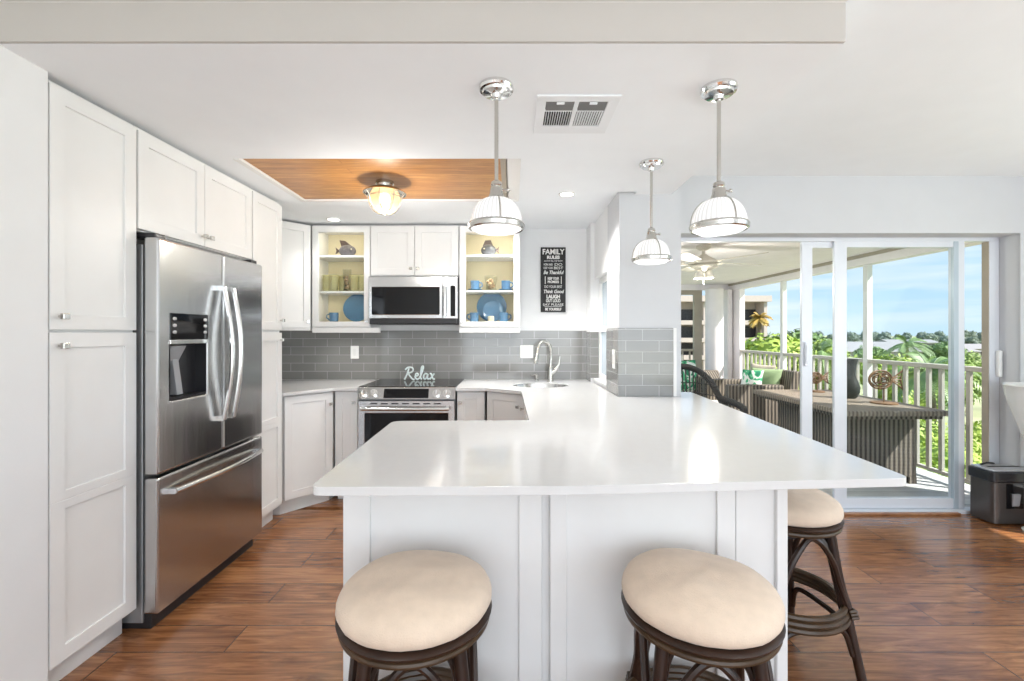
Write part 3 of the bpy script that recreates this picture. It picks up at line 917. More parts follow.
MB().lathe([(.019, 0), (.019, .012), (.011, .02), (.010, .05), (.013, .055), (.013, .068), (.004, .072)], n=18).build('pump', 'nickel', sd_, smooth=True)
MB().tube([(0, 0, .06), (-.025, -.02, .066), (-.045, -.035, .058)], .006, 8).build('nozzle', 'nickel', sd_, smooth=True)

# wall outlets and switches
def plate(label, loc, w_, h_, rz, kind):
    t = thing('wall_outlet' if kind != 'switch' else 'light_switch', label, 'outlet' if kind != 'switch' else 'switch', loc, rz)
    MB().box(-w_ / 2, w_ / 2, -.006, 0, -h_ / 2, h_ / 2).build('plate', 'white_plastic', t, .002)
    n = 2 if w_ > .1 else 1
    for i in range(n):
        x = (i - (n - 1) / 2) * .046
        if kind == 'outlet' or i == 1:
            MB().box(x - .016, x + .016, -.009, -.006, -.033, .033).build('receptacle', 'white_ceramic', t, .001)
        else:
            MB().box(x - .016, x + .016, -.010, -.006, -.033, .033).build('rocker', 'white_ceramic', t, .002)
    return t
plate('white single wall outlet on the grey tile left of the range', (-1.472, YB - T - .0005, 1.17), .076, .12, 0, 'outlet')
plate('white double switch plate on the grey tile left of the faucet', (.138, YB - T - .0005, 1.175), .122, .12, 0, 'switch')
plate('white outlet on the narrow tiled side of the column beside the window', (CX0 - T - .0005, 3.235, 1.165), .076, .135, R(-90), 'outlet')

# framed sign
sg = thing('wall_sign', 'narrow black sign with white FAMILY RULES lettering on the kitchen wall', 'sign', (.385, YB - .001, 1.848))
SWd, SH = .232, .605
MB().box(-SWd / 2, SWd / 2, -.022, 0, -SH / 2, SH / 2).build('board', 'sign_black', sg, .002)
lines = [('FAMILY', .068, .205, .258, 0, .002), ('RULES', .040, .118, .207, 0, .002), ('ALWAYS TELL THE TRUTH', .018, .17, .174, 0, 0),
         ('WORK HARD', .030, .085, .140, 0, 0), ('KEEP YOUR', .030, .085, .108, 0, 0), ('Be Thankful', .046, .19, .066, .3, .001),
         ('KEEP YOUR', .032, .105, .010, 0, .001), ('PROMISES', .032, .105, -.022, 0, .001), ('DO YOUR BEST', .034, .165, -.067, 0, 0),
         ('Think Good', .044, .19, -.112, .3, .001), ('LAUGH', .046, .125, -.160, 0, .002), ('OUT LOUD', .040, .135, -.198, 0, .001),
         ('SAY PLEASE', .030, .19, -.234, 0, 0), ('BE YOURSELF', .032, .15, -.277, 0, .001)]
for i, (s_, sz, wd, z, sh, bo) in enumerate(lines):
    x = 0
    if i == 3: x = -.048
    if i == 4: x = -.048
    text_obj(s_, sz, 'sign_white', sg, (x, -.0225, z), width=wd, shear=sh, bold=bo)
text_obj('DO', .034, 'sign_white', sg, (.048, -.0225, .140), width=.07)
text_obj('BEST', .034, 'sign_white', sg, (.048, -.0225, .108), width=.085)
m = MB()
for x in (-.075, .075): m.box(x - .003, x + .003, -.0235, -.0222, -.04, .03)
m.box(-.082, .082, -.0235, -.0222, -.2535, -.2505)
m.build('border_lines', 'sign_white', sg)

# 'Relax' script sign on the cooktop
rl = thing('word_sign', 'white cut-out script sign reading Relax standing on the cooktop', 'sign', (-.832, 4.10, .9235))
strokes = [
    [[(.0, 0), (.022, .045), (.04, .1)], [(.008, .088), (.03, .108), (.065, .108), (.078, .09), (.066, .068), (.03, .055)], [(.032, .055), (.05, .03), (.072, .004), (.09, .0)]],
    [[(.09, .022), (.108, .03), (.122, .04), (.118, .054), (.104, .052), (.098, .034), (.1, .012), (.116, .002), (.134, .012)]],
    [[(.134, .012), (.156, .06), (.17, .11), (.162, .12), (.152, .1), (.146, .05), (.146, .01), (.158, .004)]],
    [[(.208, .044), (.192, .054), (.174, .038), (.172, .014), (.184, .004), (.2, .018), (.212, .05)], [(.212, .05), (.206, .018), (.212, .004), (.226, .01)]],
    [[(.228, .052), (.240, .05), (.25, .02), (.262, .002), (.272, .008)], [(.268, .054), (.25, .03), (.228, .002)]]]
def spl(p, n=5):
    P = [Vector((x + .25 * z * 0, 0, z)) for x, z in p]; P = [P[0]] + P + [P[-1]]; o_ = []
    for i in range(1, len(P) - 2):
        for k in range(n):
            t = k / n
            o_.append(.5 * ((2 * P[i]) + (-P[i - 1] + P[i + 1]) * t + (2 * P[i - 1] - 5 * P[i] + 4 * P[i + 1] - P[i + 2]) * t * t + (-P[i - 1] + 3 * P[i] - 3 * P[i + 1] + P[i + 2]) * t ** 3))
    o_.append(P[-2]); return o_
nm = MB()
for g in strokes:
    for s_ in g:
        nm.tube([(p.x - .137, 0, p.z + .0075) for p in spl(s_)], .0075, 8)
nm.build('lettering', 'teal_white', rl, smooth=True)

# ================================================================== CABINET CONTENTS
def fish(name, label, loc, m_body, L, Hh, up=False, flip=1):
    t = thing(name, label, 'figurine', loc)
    MB().ball((0, 0, Hh * .36), L * .36, L * .16, Hh * .36, 18, 12).build('body', m_body, t, smooth=True)
    f = MB()
    f.prism_y([(-L * .30 * flip, Hh * .36), (-L * .5 * flip, Hh * .16), (-L * .46 * flip, Hh * .36), (-L * .5 * flip, Hh * .58)], -.006, .006)
    if up:
        f.prism_y([(-L * .24 * flip, Hh * .58), (-L * .33 * flip, Hh), (-.02 * flip, Hh * .96), (L * .14 * flip, Hh * .70), (L * .05 * flip, Hh * .6)], -.006, .006)
    else:
        f.prism_y([(-L * .22 * flip, Hh * .62), (-L * .1 * flip, Hh * .98), (L * .16 * flip, Hh * .95), (L * .28 * flip, Hh * .62)], -.006, .006)
    f.build('fins', 'fish_fin', t, .002)
    MB().ball((L * .2 * flip, -L * .125, Hh * .44), .007, n=8, m=6).build('eye', 'candle_cream', t, smooth=True)
    return t
fish('fish_figurine', 'grey fish figurine with a tall fin on the top shelf of the left glass cabinet', (-1.475, 4.08, 2.031), 'fish_grey', .215, .15, True)
fish('fish_figurine', 'round dark fish figurine on the top shelf of the right glass cabinet', (-.21, 4.08, 2.036), 'fish_dark', .19, .15, False, -1)
def tumbler_mesh(): return MB().lathe([(.034, 0), (.038, .01), (.041, .14), (.042, .15), (.039, .15), (.037, .14), (.034, .014), (.002, .012)], n=20)
tm = None
spots = [(-1.655, 'green tinted tumbler at the left end of the middle shelf'), (-1.598, 'second green tinted tumbler from the left on the middle shelf'),
         (-1.535, 'green tinted tumbler just left of the shell filled candle glass'), (-1.412, 'green tinted tumbler just right of the shell filled candle glass'),
         (-1.335, 'green tinted tumbler at the right end of the middle shelf')]
for x, lab in spots:
    if tm is None:
        tm = thing('tumbler', lab, 'glass', (x, 4.08, 1.718), 0, 'green tumblers in the left glass cabinet')
        tumbler_mesh().build('glass', 'tumbler', tm, smooth=True)
    else:
        dup(tm, (x, 4.08 if x != -1.535 else 4.14, 1.718), 0, lab)
def shell_jar(label, loc, r, h, fill):
    t = thing('shell_jar', label, 'jar', loc)
    MB().lathe([(r * .8, 0), (r * .85, .008), (r * .75, h * .3), (r, h * .7), (r * 1.02, h), (r * .97, h), (r * .94, h * .7), (r * .7, h * .3), (r * .7, .012), (.002, .01)], n=20).build('glass', 'jar_clear', t, smooth=True)
    m = MB(); rnd = random.Random(3)
    k = 0
    while k < 16:
        a_ = rnd.uniform(0, 6.28); rr = r * .42 * rnd.random() ** .5; z = rnd.uniform(.03, fill)
        m.ball((rr * math.cos(a_), rr * math.sin(a_), z), r * rnd.uniform(.28, .4), r * rnd.uniform(.28, .4), r * rnd.uniform(.25, .35), 8, 6); k += 1
    m.build('shells', 'shells', t, smooth=True)
    return t
shell_jar('tall clear candle glass filled with brown shells among the green tumblers', (-1.475, 4.07, 1.718), .036, .20, .14)
shell_jar('clear jar of brown shells between two blue mugs', (-.188, 4.08, 1.7265), .056, .135, .10)
def plate_thing(label, loc, r, tilt, m='blue_ceramic', back=0):
    t = thing('plate', label, 'plate', loc)
    p = MB().lathe([(r * .55, .0), (r * .58, .006), (r, .022), (r, .026), (r * .62, .012), (.001, .010)], n=36)
    p.xf(Matrix.Translation((0, 0, r * math.cos(tilt))) @ Matrix.Rotation(PI / 2 - tilt, 4, 'X'))
    p.build('dish', m, t, smooth=True)
    return t
plate_thing('large blue dinner plate standing upright in the left glass cabinet', (-1.405, 4.155, 1.449), .128, .2)
plate_thing('large blue dinner plate standing at the back of the right glass cabinet', (-.185, 4.17, 1.449), .137, .18)
plate_thing('smaller blue plate leaning in front of the large plate in the right glass cabinet', (-.168, 4.11, 1.449), .095, .2, 'blue_ceramic_light')
def mug(label, loc, side, r=.04, h=.082, saucer=False):
    t = thing('mug', label, 'mug', loc)
    z = 0
    if saucer:
        MB().lathe([(.03, 0), (.036, .003), (.066, .012), (.066, .016), (.03, .008), (.001, .007)], n=24).build('saucer', 'blue_ceramic', t, smooth=True); z = .0085
    MB().lathe([(r * .8, z), (r * .95, z + .008), (r, z + h), (r * .93, z + h), (r * .88, z + .012), (.001, z + .01)], n=24).build('cup', 'blue_ceramic_light', t, smooth=True)
    MB().tube([(side * r * .95, 0, z + h * .85), (side * (r + .022), 0, z + h * .75), (side * (r + .026), 0, z + h * .45), (side * r * .95, 0, z + h * .2)], .006, 8).build('handle', 'blue_ceramic_light', t, smooth=True)
    return t
mug('blue mug beside the upright plate in the left glass cabinet', (-1.585, 4.05, 1.449), -1)
mug('blue cup on a saucer left of the shell jar', (-.332, 4.08, 1.7265), 1, saucer=True)
mug('blue cup on a saucer right of the shell jar', (-.055, 4.08, 1.7265), 1, saucer=True)
mug('blue mug on the bottom shelf left of the stacked plates', (-.335, 4.04, 1.449), -1)
mug('blue mug on the bottom shelf right of the stacked plates', (-.075, 4.04, 1.449), 1)
cu = thing('candle', 'small cream votive candle in front of the blue plates', 'candle', (-.185, 4.0, 1.449))
MB().lathe([(.026, 0), (.028, .006), (.028, .048), (.02, .05), (.001, .046)], n=18).build('wax', 'candle_cream', cu, smooth=True)
MB().tube([(0, 0, .046), (.001, 0, .058)], .0015, 6).build('wick', 'black_plastic', cu)

# ================================================================== LIGHT FITTINGS
def pendant(label, x, y, first=None):
    if first: return dup(first, (x, y, ZL), 0, label)
    t = thing('pendant_lamp', label, 'pendant lamp', (x, y, ZL), 0, 'pendant lamps over the countertop')
    MB().lathe([(.001, -.0), (.066, -.0005), (.068, -.012), (.064, -.02), (.055, -.022), (.052, -.030), (.02, -.034), (.016, -.048), (.001, -.05)], n=32).build('canopy', 'chrome', t, smooth=True)
    MB().tube([(0, 0, -.04), (0, 0, -.372)], .0075, 12).build('rod', 'nickel', t, smooth=True)
    k = MB().lathe([(.012, -.365), (.02, -.370), (.022, -.382), (.018, -.388), (.024, -.392), (.026, -.415), (.034, -.432), (.036, -.440), (.001, -.441)], n=24)
    k.tube([(.02, 0, -.40), (.042, 0, -.40)], .004, 8); k.ball((.045, 0, -.40), .008, n=8, m=6)
    k.build('socket_cap', 'nickel', t, smooth=True)
    pr = [(.034, -.434)]
    for i in range(1, 13):
        a_ = R(90 * i / 12); pr.append((.03 + .070 * math.sin(a_), -.535 + .101 * math.cos(a_)))
    s_ = MB(); n = 40; vs = []; fs = []
    for r_, z in pr:
        for k in range(n): vs.append((r_ * math.cos(2 * PI * k / n), r_ * math.sin(2 * PI * k / n), z))
    for i in range(len(pr) - 1):
        for k in range(n): fs.append((i * n + k, i * n + (k + 1) % n, (i + 1) * n + (k + 1) % n, (i + 1) * n + k))
    s_.add(vs, fs); so_ = s_.build('shade', 'shade_glow', t, smooth=True, ang=60)
    md = so_.modifiers.new('th', 'SOLIDIFY'); md.thickness = .003
    for a_ in (R(-80), R(40), R(160)):
        p_ = [((r_ + .0025) * math.cos(a_), (r_ + .0025) * math.sin(a_), z) for r_, z in pr]
        MB().tube(p_, .0035, 6).build('strap', 'nickel', t, smooth=True)
    b_ = []
    MB().lathe([(.098, -.527), (.105, -.528), (.109, -.535), (.107, -.549), (.101, -.554), (.096, -.551), (.097, -.535)], n=40).build('band', 'nickel', t, smooth=True)
    MB().lathe([(.095, -.549), (.096, -.551), (.08, -.560), (.001, -.566)], n=32).build('diffuser', 'diffuser_glow', t, smooth=True)
    return t
def plight(name, loc, watt, r=.05, col=(1, .95, .88)):
    d = bpy.data.lights.new(name, 'POINT'); d.energy = watt; d.shadow_soft_size = r; d.color = col
    o = bpy.data.objects.new(name, d); o.location = loc; COL.objects.link(o); return o
def spot(name, loc, watt, col=(1, .985, .955)):
    d = bpy.data.lights.new(name, 'SPOT'); d.energy = watt; d.shadow_soft_size = .05; d.spot_size = R(125); d.spot_blend = .6; d.color = col
    o = bpy.data.objects.new(name, d); o.location = loc; COL.objects.link(o); return o
pl = None
for lab, x, y in (('chrome pendant lamp hanging in front of the wood ceiling panel', -.06, 1.75), ('chrome pendant lamp hanging right of the ceiling vent, before the sliding door', .80, 1.76),
                  ('farthest chrome pendant lamp, hanging in front of the tiled column', .775, 2.53)):
    o = pendant(lab, x, y, pl); pl = pl or o
    spot('pendant_bulb', (x, y, ZL - .59), 3 if y < 2 else .9)
# jelly jar ceiling light on the wood panel
jl = thing('ceiling_light', 'nautical caged jar ceiling light on the wood panel', 'ceiling light', (-.805, 2.88, ZL + .0095))
MB().lathe([(.001, 0), (.055, -.0005), (.056, -.018), (.048, -.022), (.046, -.035), (.05, -.04), (.001, -.041)], n=28).build('mount', 'nickel', jl, smooth=True)
MB().lathe([(.048, -.038), (.10, -.052), (.132, -.072), (.134, -.078), (.126, -.074), (.09, -.058), (.04, -.048)], n=36).build('brim', 'nickel', jl, smooth=True)
MB().lathe([(.06, -.05), (.088, -.075), (.098, -.105), (.09, -.145), (.066, -.18), (.035, -.198), (.001, -.203)], n=32).build('jar', 'amber_jar', jl, smooth=True)
MB().ball((0, 0, -.115), .034, .034, .042, 16, 10).build('bulb', 'bulb_glow', jl, smooth=True)
cg = MB()
for k in range(4):
    a_ = PI / 4 + k * PI / 4
    pp = [(.128, -.075), (.107, -.10), (.098, -.148), (.072, -.186), (.036, -.205), (0, -.21)]
    pts = [(r_ * math.cos(a_), r_ * math.sin(a_), z) for r_, z in pp] + [(-r_ * math.cos(a_), -r_ * math.sin(a_), z) for r_, z in reversed(pp[:-1])]
    cg.tube(pts, .0028, 6)
cg.tube([(.107 * math.cos(2 * PI * k / 32), .107 * math.sin(2 * PI * k / 32), -.105) for k in range(32)], .0028, 6, closed=True)
cg.build('cage', 'nickel', jl, smooth=True)
plight('jar_bulb', (-.805, 2.88, ZL - .30), 8, .07, (1, .95, .88))
for nm_, x_ in (('under_cabinet_fill', -1.62), ('under_cabinet_fill', -1.36), ('hood_lamp', -1.02), ('hood_lamp', -.66), ('under_cabinet_fill', -.33), ('under_cabinet_fill', -.06)):  # under-cabinet spots have no fixture, added to brighten tile and counter
    ld = bpy.data.lights.new(nm_, 'SPOT'); ld.shadow_soft_size = .025; ld.spot_size = R(150); ld.spot_blend = 1; ld.energy = 2.0; ld.color = (1, .97, .92)
    lo = bpy.data.objects.new(nm_, ld); COL.objects.link(lo); lo.location = (x_, 4.06, 1.365 if nm_ != 'hood_lamp' else 1.42)
# recessed lights
for lab, x, y, z in (('small recessed ceiling light in front of the left glass cabinet', -1.49, 3.80, ZL), ('small recessed ceiling light in front of the black sign', .385, 3.20, ZL + .028),
                     ('added unseen ceiling fill light in front of the right glass cabinet, behind a pendant lamp', -.10, 3.83, ZL)):  # last one is unseen, added to brighten the kitchen
    t = thing('recessed_light', lab, 'recessed light', (x, y, z))
    MB().lathe([(.058, 0), (.058, -.004), (.046, -.005), (.046, -.001)], n=28).build('trim_ring', 'white_plastic', t, smooth=True)
    MB().lathe([(.045, -.001), (.045, -.0025), (.001, -.003)], n=24).build('lens', 'can_glow', t)
    spot('recessed_bulb', (x, y, z - .03), 6 if x < -1 else 40 if x > 0 else 40)
# unseen fill lamps added behind the camera to brighten the room
for i, (x, y) in enumerate(((-.9, -.2), (1.6, -.2), (3.0, .1), (3.3, -1.4), (-.6, -1.9), (1.9, -1.9))):
    t = thing('recessed_light', 'added unseen ceiling fill light behind the camera', 'recessed light', (x, y, ZH), 0, 'added fill lights behind the camera')
    MB().lathe([(.058, 0), (.058, -.004), (.046, -.005), (.046, -.001)], n=28).build('trim_ring', 'white_plastic', t, smooth=True)
    MB().lathe([(.045, -.001), (.045, -.0025), (.001, -.003)], n=24).build('lens', 'can_glow', t)
    spot('recessed_bulb', (x, y, ZH - .03), 12)
# air vent
vt = thing('air_vent', 'white square air vent grille in the ceiling between two pendant lamps', 'vent', (0, 0, ZL))
X0, X1, Y0, Y1 = .10, .438, 1.81, 2.15
V = MB()
V.box(X0, X1, Y0, Y0 + .045, -.008, 0).box(X0, X1, Y1 - .075, Y1, -.008, 0).box(X0, X0 + .04, Y0 + .045, Y1 - .075, -.008, 0).box(X1 - .045, X1, Y0 + .045, Y1 - .075, -.008, 0)
xm = (X0 + X1) / 2 - .003
V.box(xm - .009, xm + .009, Y0 + .045, Y1 - .075, -.008, 0)
V.box(X0 + .04, X1 - .045, Y0 + .118, Y0 + .128, -.008, 0)
V.build('frame', 'vent_white', vt, .002)
MB().box(X0 + .04, X1 - .045, Y0 + .045, Y1 - .075, -.0015, -.0005).build('backing', 'dark_shadow', vt)
for (a_, b_) in ((X0 + .042, xm - .01), (xm + .01, X1 - .047)):
    f_ = MB()
    for k in range(5):
        yy = Y0 + .048 + k * .0142
        f_.add([(a_, yy, -.002), (b_, yy, -.002), (b_, yy + .011, -.0075), (a_, yy + .011, -.0075), (a_, yy, -.003), (b_, yy, -.003), (b_, yy + .011, -.0085), (a_, yy + .011, -.0085)],
               [(0, 1, 2, 3), (4, 7, 6, 5), (0, 4, 5, 1), (3, 2, 6, 7), (0, 3, 7, 4), (1, 5, 6, 2)])
    f_.build('cross_louvers', 'vent_grey', vt)
    MB().box((a_ + b_) / 2 - .016, (a_ + b_) / 2 + .016, Y0 + .045, Y0 + .058, -.014, -.008).build('lever', 'vent_white', vt, .002)
    left_ = a_ < xm - .02
    n = 11
    for k in range(n):
        xx = a_ + (b_ - a_) * (k + .5) / n
        s0, s1 = (.0035, -.0035) if not left_ else (-.0035, .0035)
        f_ = MB(); y0, y1 = Y0 + .13, Y1 - .077
        dx = .0012 if left_ else .0046
        sgn = 1 if left_ else -1
        f_.add([(xx - dx * sgn, y0, -.002), (xx - dx * sgn + .001, y0, -.002), (xx + dx * sgn + .001, y0, -.0085), (xx + dx * sgn, y0, -.0085),
                (xx - dx * sgn, y1, -.002), (xx - dx * sgn + .001, y1, -.002), (xx + dx * sgn + .001, y1, -.0085), (xx + dx * sgn, y1, -.0085)],
               [(0, 1, 2, 3), (4, 7, 6, 5), (0, 4, 5, 1), (1, 5, 6, 2), (2, 6, 7, 3), (3, 7, 4, 0)])
        f_.build('louver', 'vent_white', vt)

# ================================================================== BAR STOOLS
def make_stool(label, loc, rz):
    t = thing('bar_stool', label, 'stool', loc, rz, 'rattan swivel stools at the bar')
    n = 48
    # domed cushion, slightly irregular
    c = MB(); rnd = random.Random(11); prof = [(.190, .607), (.202, .616), (.207, .629), (.206, .643), (.199, .657), (.182, .670), (.15, .681), (.10, .689), (.05, .692)]
    vs = []
    for j, (r_, z) in enumerate(prof):
        for k in range(n):
            a_ = 2 * PI * k / n
            wob = 1 + .004 * math.sin(5 * a_ + j) + (.004 * math.sin(17 * a_) if j < 3 else 0)
            vs.append((r_ * wob * math.cos(a_), r_ * wob * math.sin(a_), z + (.003 * math.sin(3 * a_ + 1) if j > 1 else 0)))
    vs.append((0, 0, .693)); vs.append((0, 0, .607))
    fs = [(i * n + k, i * n + (k + 1) % n, (i + 1) * n + (k + 1) % n, (i + 1) * n + k) for i in range(len(prof) - 1) for k in range(n)]
    T_ = (len(prof) - 1) * n
    fs += [(T_ + k, T_ + (k + 1) % n, T_ + n) for k in range(n)] + [((k + 1) % n, k, T_ + n + 1) for k in range(n)]
    c.add(vs, fs).build('cushion', 'seat_fabric', t, smooth=True, ang=70)
    MB().lathe([(.06, .588), (.196, .588), (.206, .592), (.208, .598), (.202, .604), (.19, .6065), (.06, .6065)], n=48).build('seat_rim', 'rattan', t, smooth=True)
    MB().tube([(.192 * math.cos(2 * PI * k / 48), .192 * math.sin(2 * PI * k / 48), .577) for k in range(48)], .0105, 10, closed=True).build('seat_ring', 'rattan_light', t, smooth=True)
    MB().lathe([(.05, .500), (.05, .55), (.09, .552), (.09, .577), (.02, .577)], n=20).build('swivel', 'black_plastic', t, smooth=True)
    top, bot = .172, .262
    for q_ in range(4):
        a_ = PI / 4 + q_ * PI / 2
        ca, sa = math.cos(a_), math.sin(a_)
        def P(r_, z, tw=0.0): return (r_ * ca - tw * sa, r_ * sa + tw * ca, z)
        MB().tube([P(top - .012, .562), P(top + .012, .40), P(bot, .0)], [.018, .0175, .017], 12).build('leg', 'rattan', t, smooth=True)
        g = MB()      # inner pole bound to the leg
        pts = [P(.055, .545), P(.105, .535), P(.145, .50), P(.163, .44), P(.185, .33), P(.205, .22)]
        g.tube(spl3(pts), .0115, 8)
        g.build('brace', 'rattan', t, smooth=True)
        g = MB()
        for z in (.262, .250, .238): g.tube([P(.226 - (z - .25) * .25, z, -.021), P(.247 - (z - .25) * .25, z), P(.226 - (z - .25) * .25, z, .021)], .006, 6)
        g.build('binding', 'rattan_light', t, smooth=True)
        # arch to the next leg, under the seat, and one below the ring
        b2_ = a_ + PI / 2
        def Q(t_, r_, z): aa = a_ + (b2_ - a_) * t_; k = math.cos(PI / 4) / math.cos((t_ - .5) * PI / 2); return (r_ * (.35 + .65 * k) * math.cos(aa), r_ * (.35 + .65 * k) * math.sin(aa), z)
        MB().tube(spl3([Q(.02, .225, .27), Q(.06, .205, .36), Q(.16, .20, .45), Q(.34, .19, .525), Q(.5, .18, .545), Q(.66, .19, .525), Q(.84, .20, .45), Q(.94, .205, .36), Q(.98, .225, .27)]), .0115, 8).build('arch', 'rattan', t, smooth=True)
        MB().tube(spl3([Q(.03, .24, .09), Q(.06, .225, .165), Q(.16, .215, .195), Q(.5, .205, .20), Q(.84, .215, .195), Q(.94, .225, .165), Q(.97, .24, .09)]), .0105, 8).build('lower_arch', 'rattan', t, smooth=True)
    for z, r_ in ((.268, .208), (.246, .213), (.224, .217)):
        MB().tube([(r_ * math.cos(2 * PI * k / 40), r_ * math.sin(2 * PI * k / 40), z) for k in range(40)], .0125, 8, closed=True).build('foot_ring', 'rattan_light', t, smooth=True)
    return t
def spl3(p, n=5):
    P = [Vector(x) for x in p]; P = [P[0]] + P + [P[-1]]; o_ = []
    for i in range(1, len(P) - 2):
        for k in range(n):
            t = k / n
            o_.append(.5 * ((2 * P[i]) + (-P[i - 1] + P[i + 1]) * t + (2 * P[i - 1] - 5 * P[i] + 4 * P[i + 1] - P[i + 2]) * t * t + (-P[i - 1] + 3 * P[i] - 3 * P[i + 1] + P[i + 2]) * t ** 3))
    o_.append(P[-1]); return o_
st1 = make_stool('round rattan bar stool with cream cushion nearest the refrigerator', (-.263, 1.25, 0), R(8))
dup(st1, (.515, 1.258, 0), R(-9), 'middle round rattan bar stool with cream cushion, under the right half of the bar')
dup(st1, (1.15, 1.925, 0), R(8), 'rattan bar stool half hidden behind the right end of the bar, facing the sliding door')

# ================================================================== SHREDDER AND VASE
shd = thing('paper_shredder', 'black paper shredder bin standing on the floor at the right end of the sliding door', 'shredder', (3.49, 3.295, 0))
b_ = MB().prism(rounded([(-.115, -.11, .04), (.24, -.11, .04), (.24, .066, .02), (-.115, .066, .02)]), .012, .30)
b_.build('bin', 'shredder_front', shd, .004)
MB().prism(rounded([(-.128, -.118, .04), (.25, -.118, .04), (.25, .07, .02), (-.128, .07, .02)]), .302, .375).build('head', 'dark_plastic', shd, .008)
MB().prism(rounded([(-.115, -.10, .03), (.24, -.10, .03), (.24, .062, .02), (-.115, .062, .02)]), .3755, .386).build('lid', 'silver_plastic', shd, .003)
MB().box(-.06, .20, -.02, .0, .3862, .3875).build('paper_slot', 'dark_shadow', shd)
MB().tube([(-.06, .04, .387), (-.03, .02, .405), (.02, .03, .40), (.05, .05, .392)], .007, 8).build('switch', 'black_plastic', shd, smooth=True)
MB().box(-.03, .09, -.1125, -.1095, .12, .292).build('window', 'black_glass', shd, .001)
MB().prism_x([(-.128, .225), (-.1127, .225), (-.1127, .135), (-.12, .145)], .005, .055).build('pull_tab', 'grey_plastic', shd, .002)
vs_ = thing('floor_vase', 'tall white tapered floor vase at the far right behind the shredder', 'vase', (3.53, 2.93, 0))
MB().lathe([(.10, 0), (.105, .012), (.07, .03), (.055, .25), (.065, .48), (.10, .64), (.15, .80), (.185, .93), (.192, .985), (.198, .992), (.192, 1.0), (.180, .985), (.14, .80), (.06, .56), (.001, .54)], n=40).build('body', 'white_ceramic', vs_, smooth=True)
vs_.location = (3.57, 3.05, 0)

# ================================================================== LANAI
LF = .03
S('floor_lanai', 'lanai_floor', lambda m: m.box(.85, 3.98, 3.476, 8.15, -.15, LF))
S('ceiling_lanai', 'lanai_cream', lambda m: m.box(.85, 4.05, 3.476, 8.2, 2.20, 2.40))
def hb(m):
    m.box(3.79, 3.90, 3.48, 8.10, 2.085, 2.199)
    m.box(.86, 3.79, 7.96, 8.06, 2.10, 2.199)
S('trim_7', 'lanai_cream', hb, .004)
S('trim_8', 'lanai_tan', lambda m: m.box(3.775, 3.789, 3.57, 7.95, 2.165, 2.199))
for y in (4.90, 6.42):
    S('trim_%d' % (9 + int(y * 10) % 7), 'lanai_white', lambda m: m.box(3.80, 3.86, y - .03, y + .03, LF, 2.084), .004)
S('trim_20', 'lanai_tan', lambda m: m.box(3.80, 3.90, 3.48, 3.52, LF, 2.084))
S('wall_lanai_corner', 'lanai_cream', lambda m: m.box(3.70, 3.78, 7.80, 8.05, LF, 2.099).box(3.80, 3.89, 7.60, 8.05, LF, 2.084), .004)
S('wall_lanai_column', 'lanai_cream', lambda m: m.lathe([(.145, LF), (.145, 2.099)], (3.47, 7.80, 0), 32))
S('window_2', 'lanai_tan', lambda m: (m.box(3.19, 3.27, 7.97, 8.03, LF, 2.099), m.box(.9, 3.19, 7.97, 8.03, 2.02, 2.099), m.box(3.27, 3.33, 7.97, 8.03, LF, 2.099)))
# balcony railing along the right side
rl_ = thing('balcony_railing', 'cream metal balcony railing with upright slats along the lanai', 'railing', (3.84, 0, LF))
MB().box(-.035, .035, 3.60, 7.60, 1.00, 1.04).build('top_rail', 'rail_metal', rl_, .006)
MB().box(-.02, .02, 3.60, 7.60, .06, .09).build('bottom_rail', 'rail_metal', rl_, .004)
y = 3.82; sl = None
while y < 7.58:
    if sl is None:
        sl = MB().box(-.0125, .0125, -.0175, .0175, .091, .999).build('slat', 'rail_metal', rl_, loc=(0, y, 0))
    else:
        c_ = sl.copy(); COL.objects.link(c_); c_.parent = rl_; c_.location = (0, y, 0)
    y += .124
# railing at the far end
rf = thing('balcony_railing', 'short tan balcony railing across the far end of the lanai', 'railing', (0, 8.0, LF))
MB().box(.95, 3.185, -.025, .025, 1.0, 1.04).build('top_rail', 'lanai_tan', rf, .005)
MB().box(.95, 3.185, -.02, .02, .06, .09).build('bottom_rail', 'lanai_tan', rf, .004)
for k in range(18):
    MB().box(-.012, .012, -.012, .012, .091, .999).build('slat', 'lanai_tan', rf, loc=(1.0 + .125 * k, 0, 0))
# ceiling fan
fn = thing('ceiling_fan', 'cream ceiling fan with light kit hanging under the lanai ceiling', 'fan', (1.86, 4.42, 2.20))
MB().lathe([(.001, 0), (.065, -.0005), (.07, -.02), (.04, -.045), (.016, -.05), (.016, -.085), (.03, -.09), (.06, -.115), (.115, -.145), (.135, -.165), (.135, -.18), (.105, -.19), (.125, -.197), (.13, -.214), (.08, -.235), (.05, -.242), (.001, -.243)], n=36).build('motor', 'fan_cream', fn, smooth=True)
for k in range(5):
    a_ = R(12 + 72 * k); M = Matrix.Rotation(a_, 4, 'Z')
    bl = MB(); pl_ = rounded([(.17, -.05, .02), (.62, -.075, .06), (.62, .075, .06), (.17, .05, .02)])
    bl.prism(pl_, -.004, .004)
    bl.xf(M @ Matrix.Translation((0, 0, -.165)) @ Matrix.Rotation(R(11), 4, 'X'))
    o = bl.build('blade', 'fan_cream', fn)
    MB().box(.10, .20, -.012, .012, -.178, -.170).xf(M).build('bracket', 'fan_cream', o)
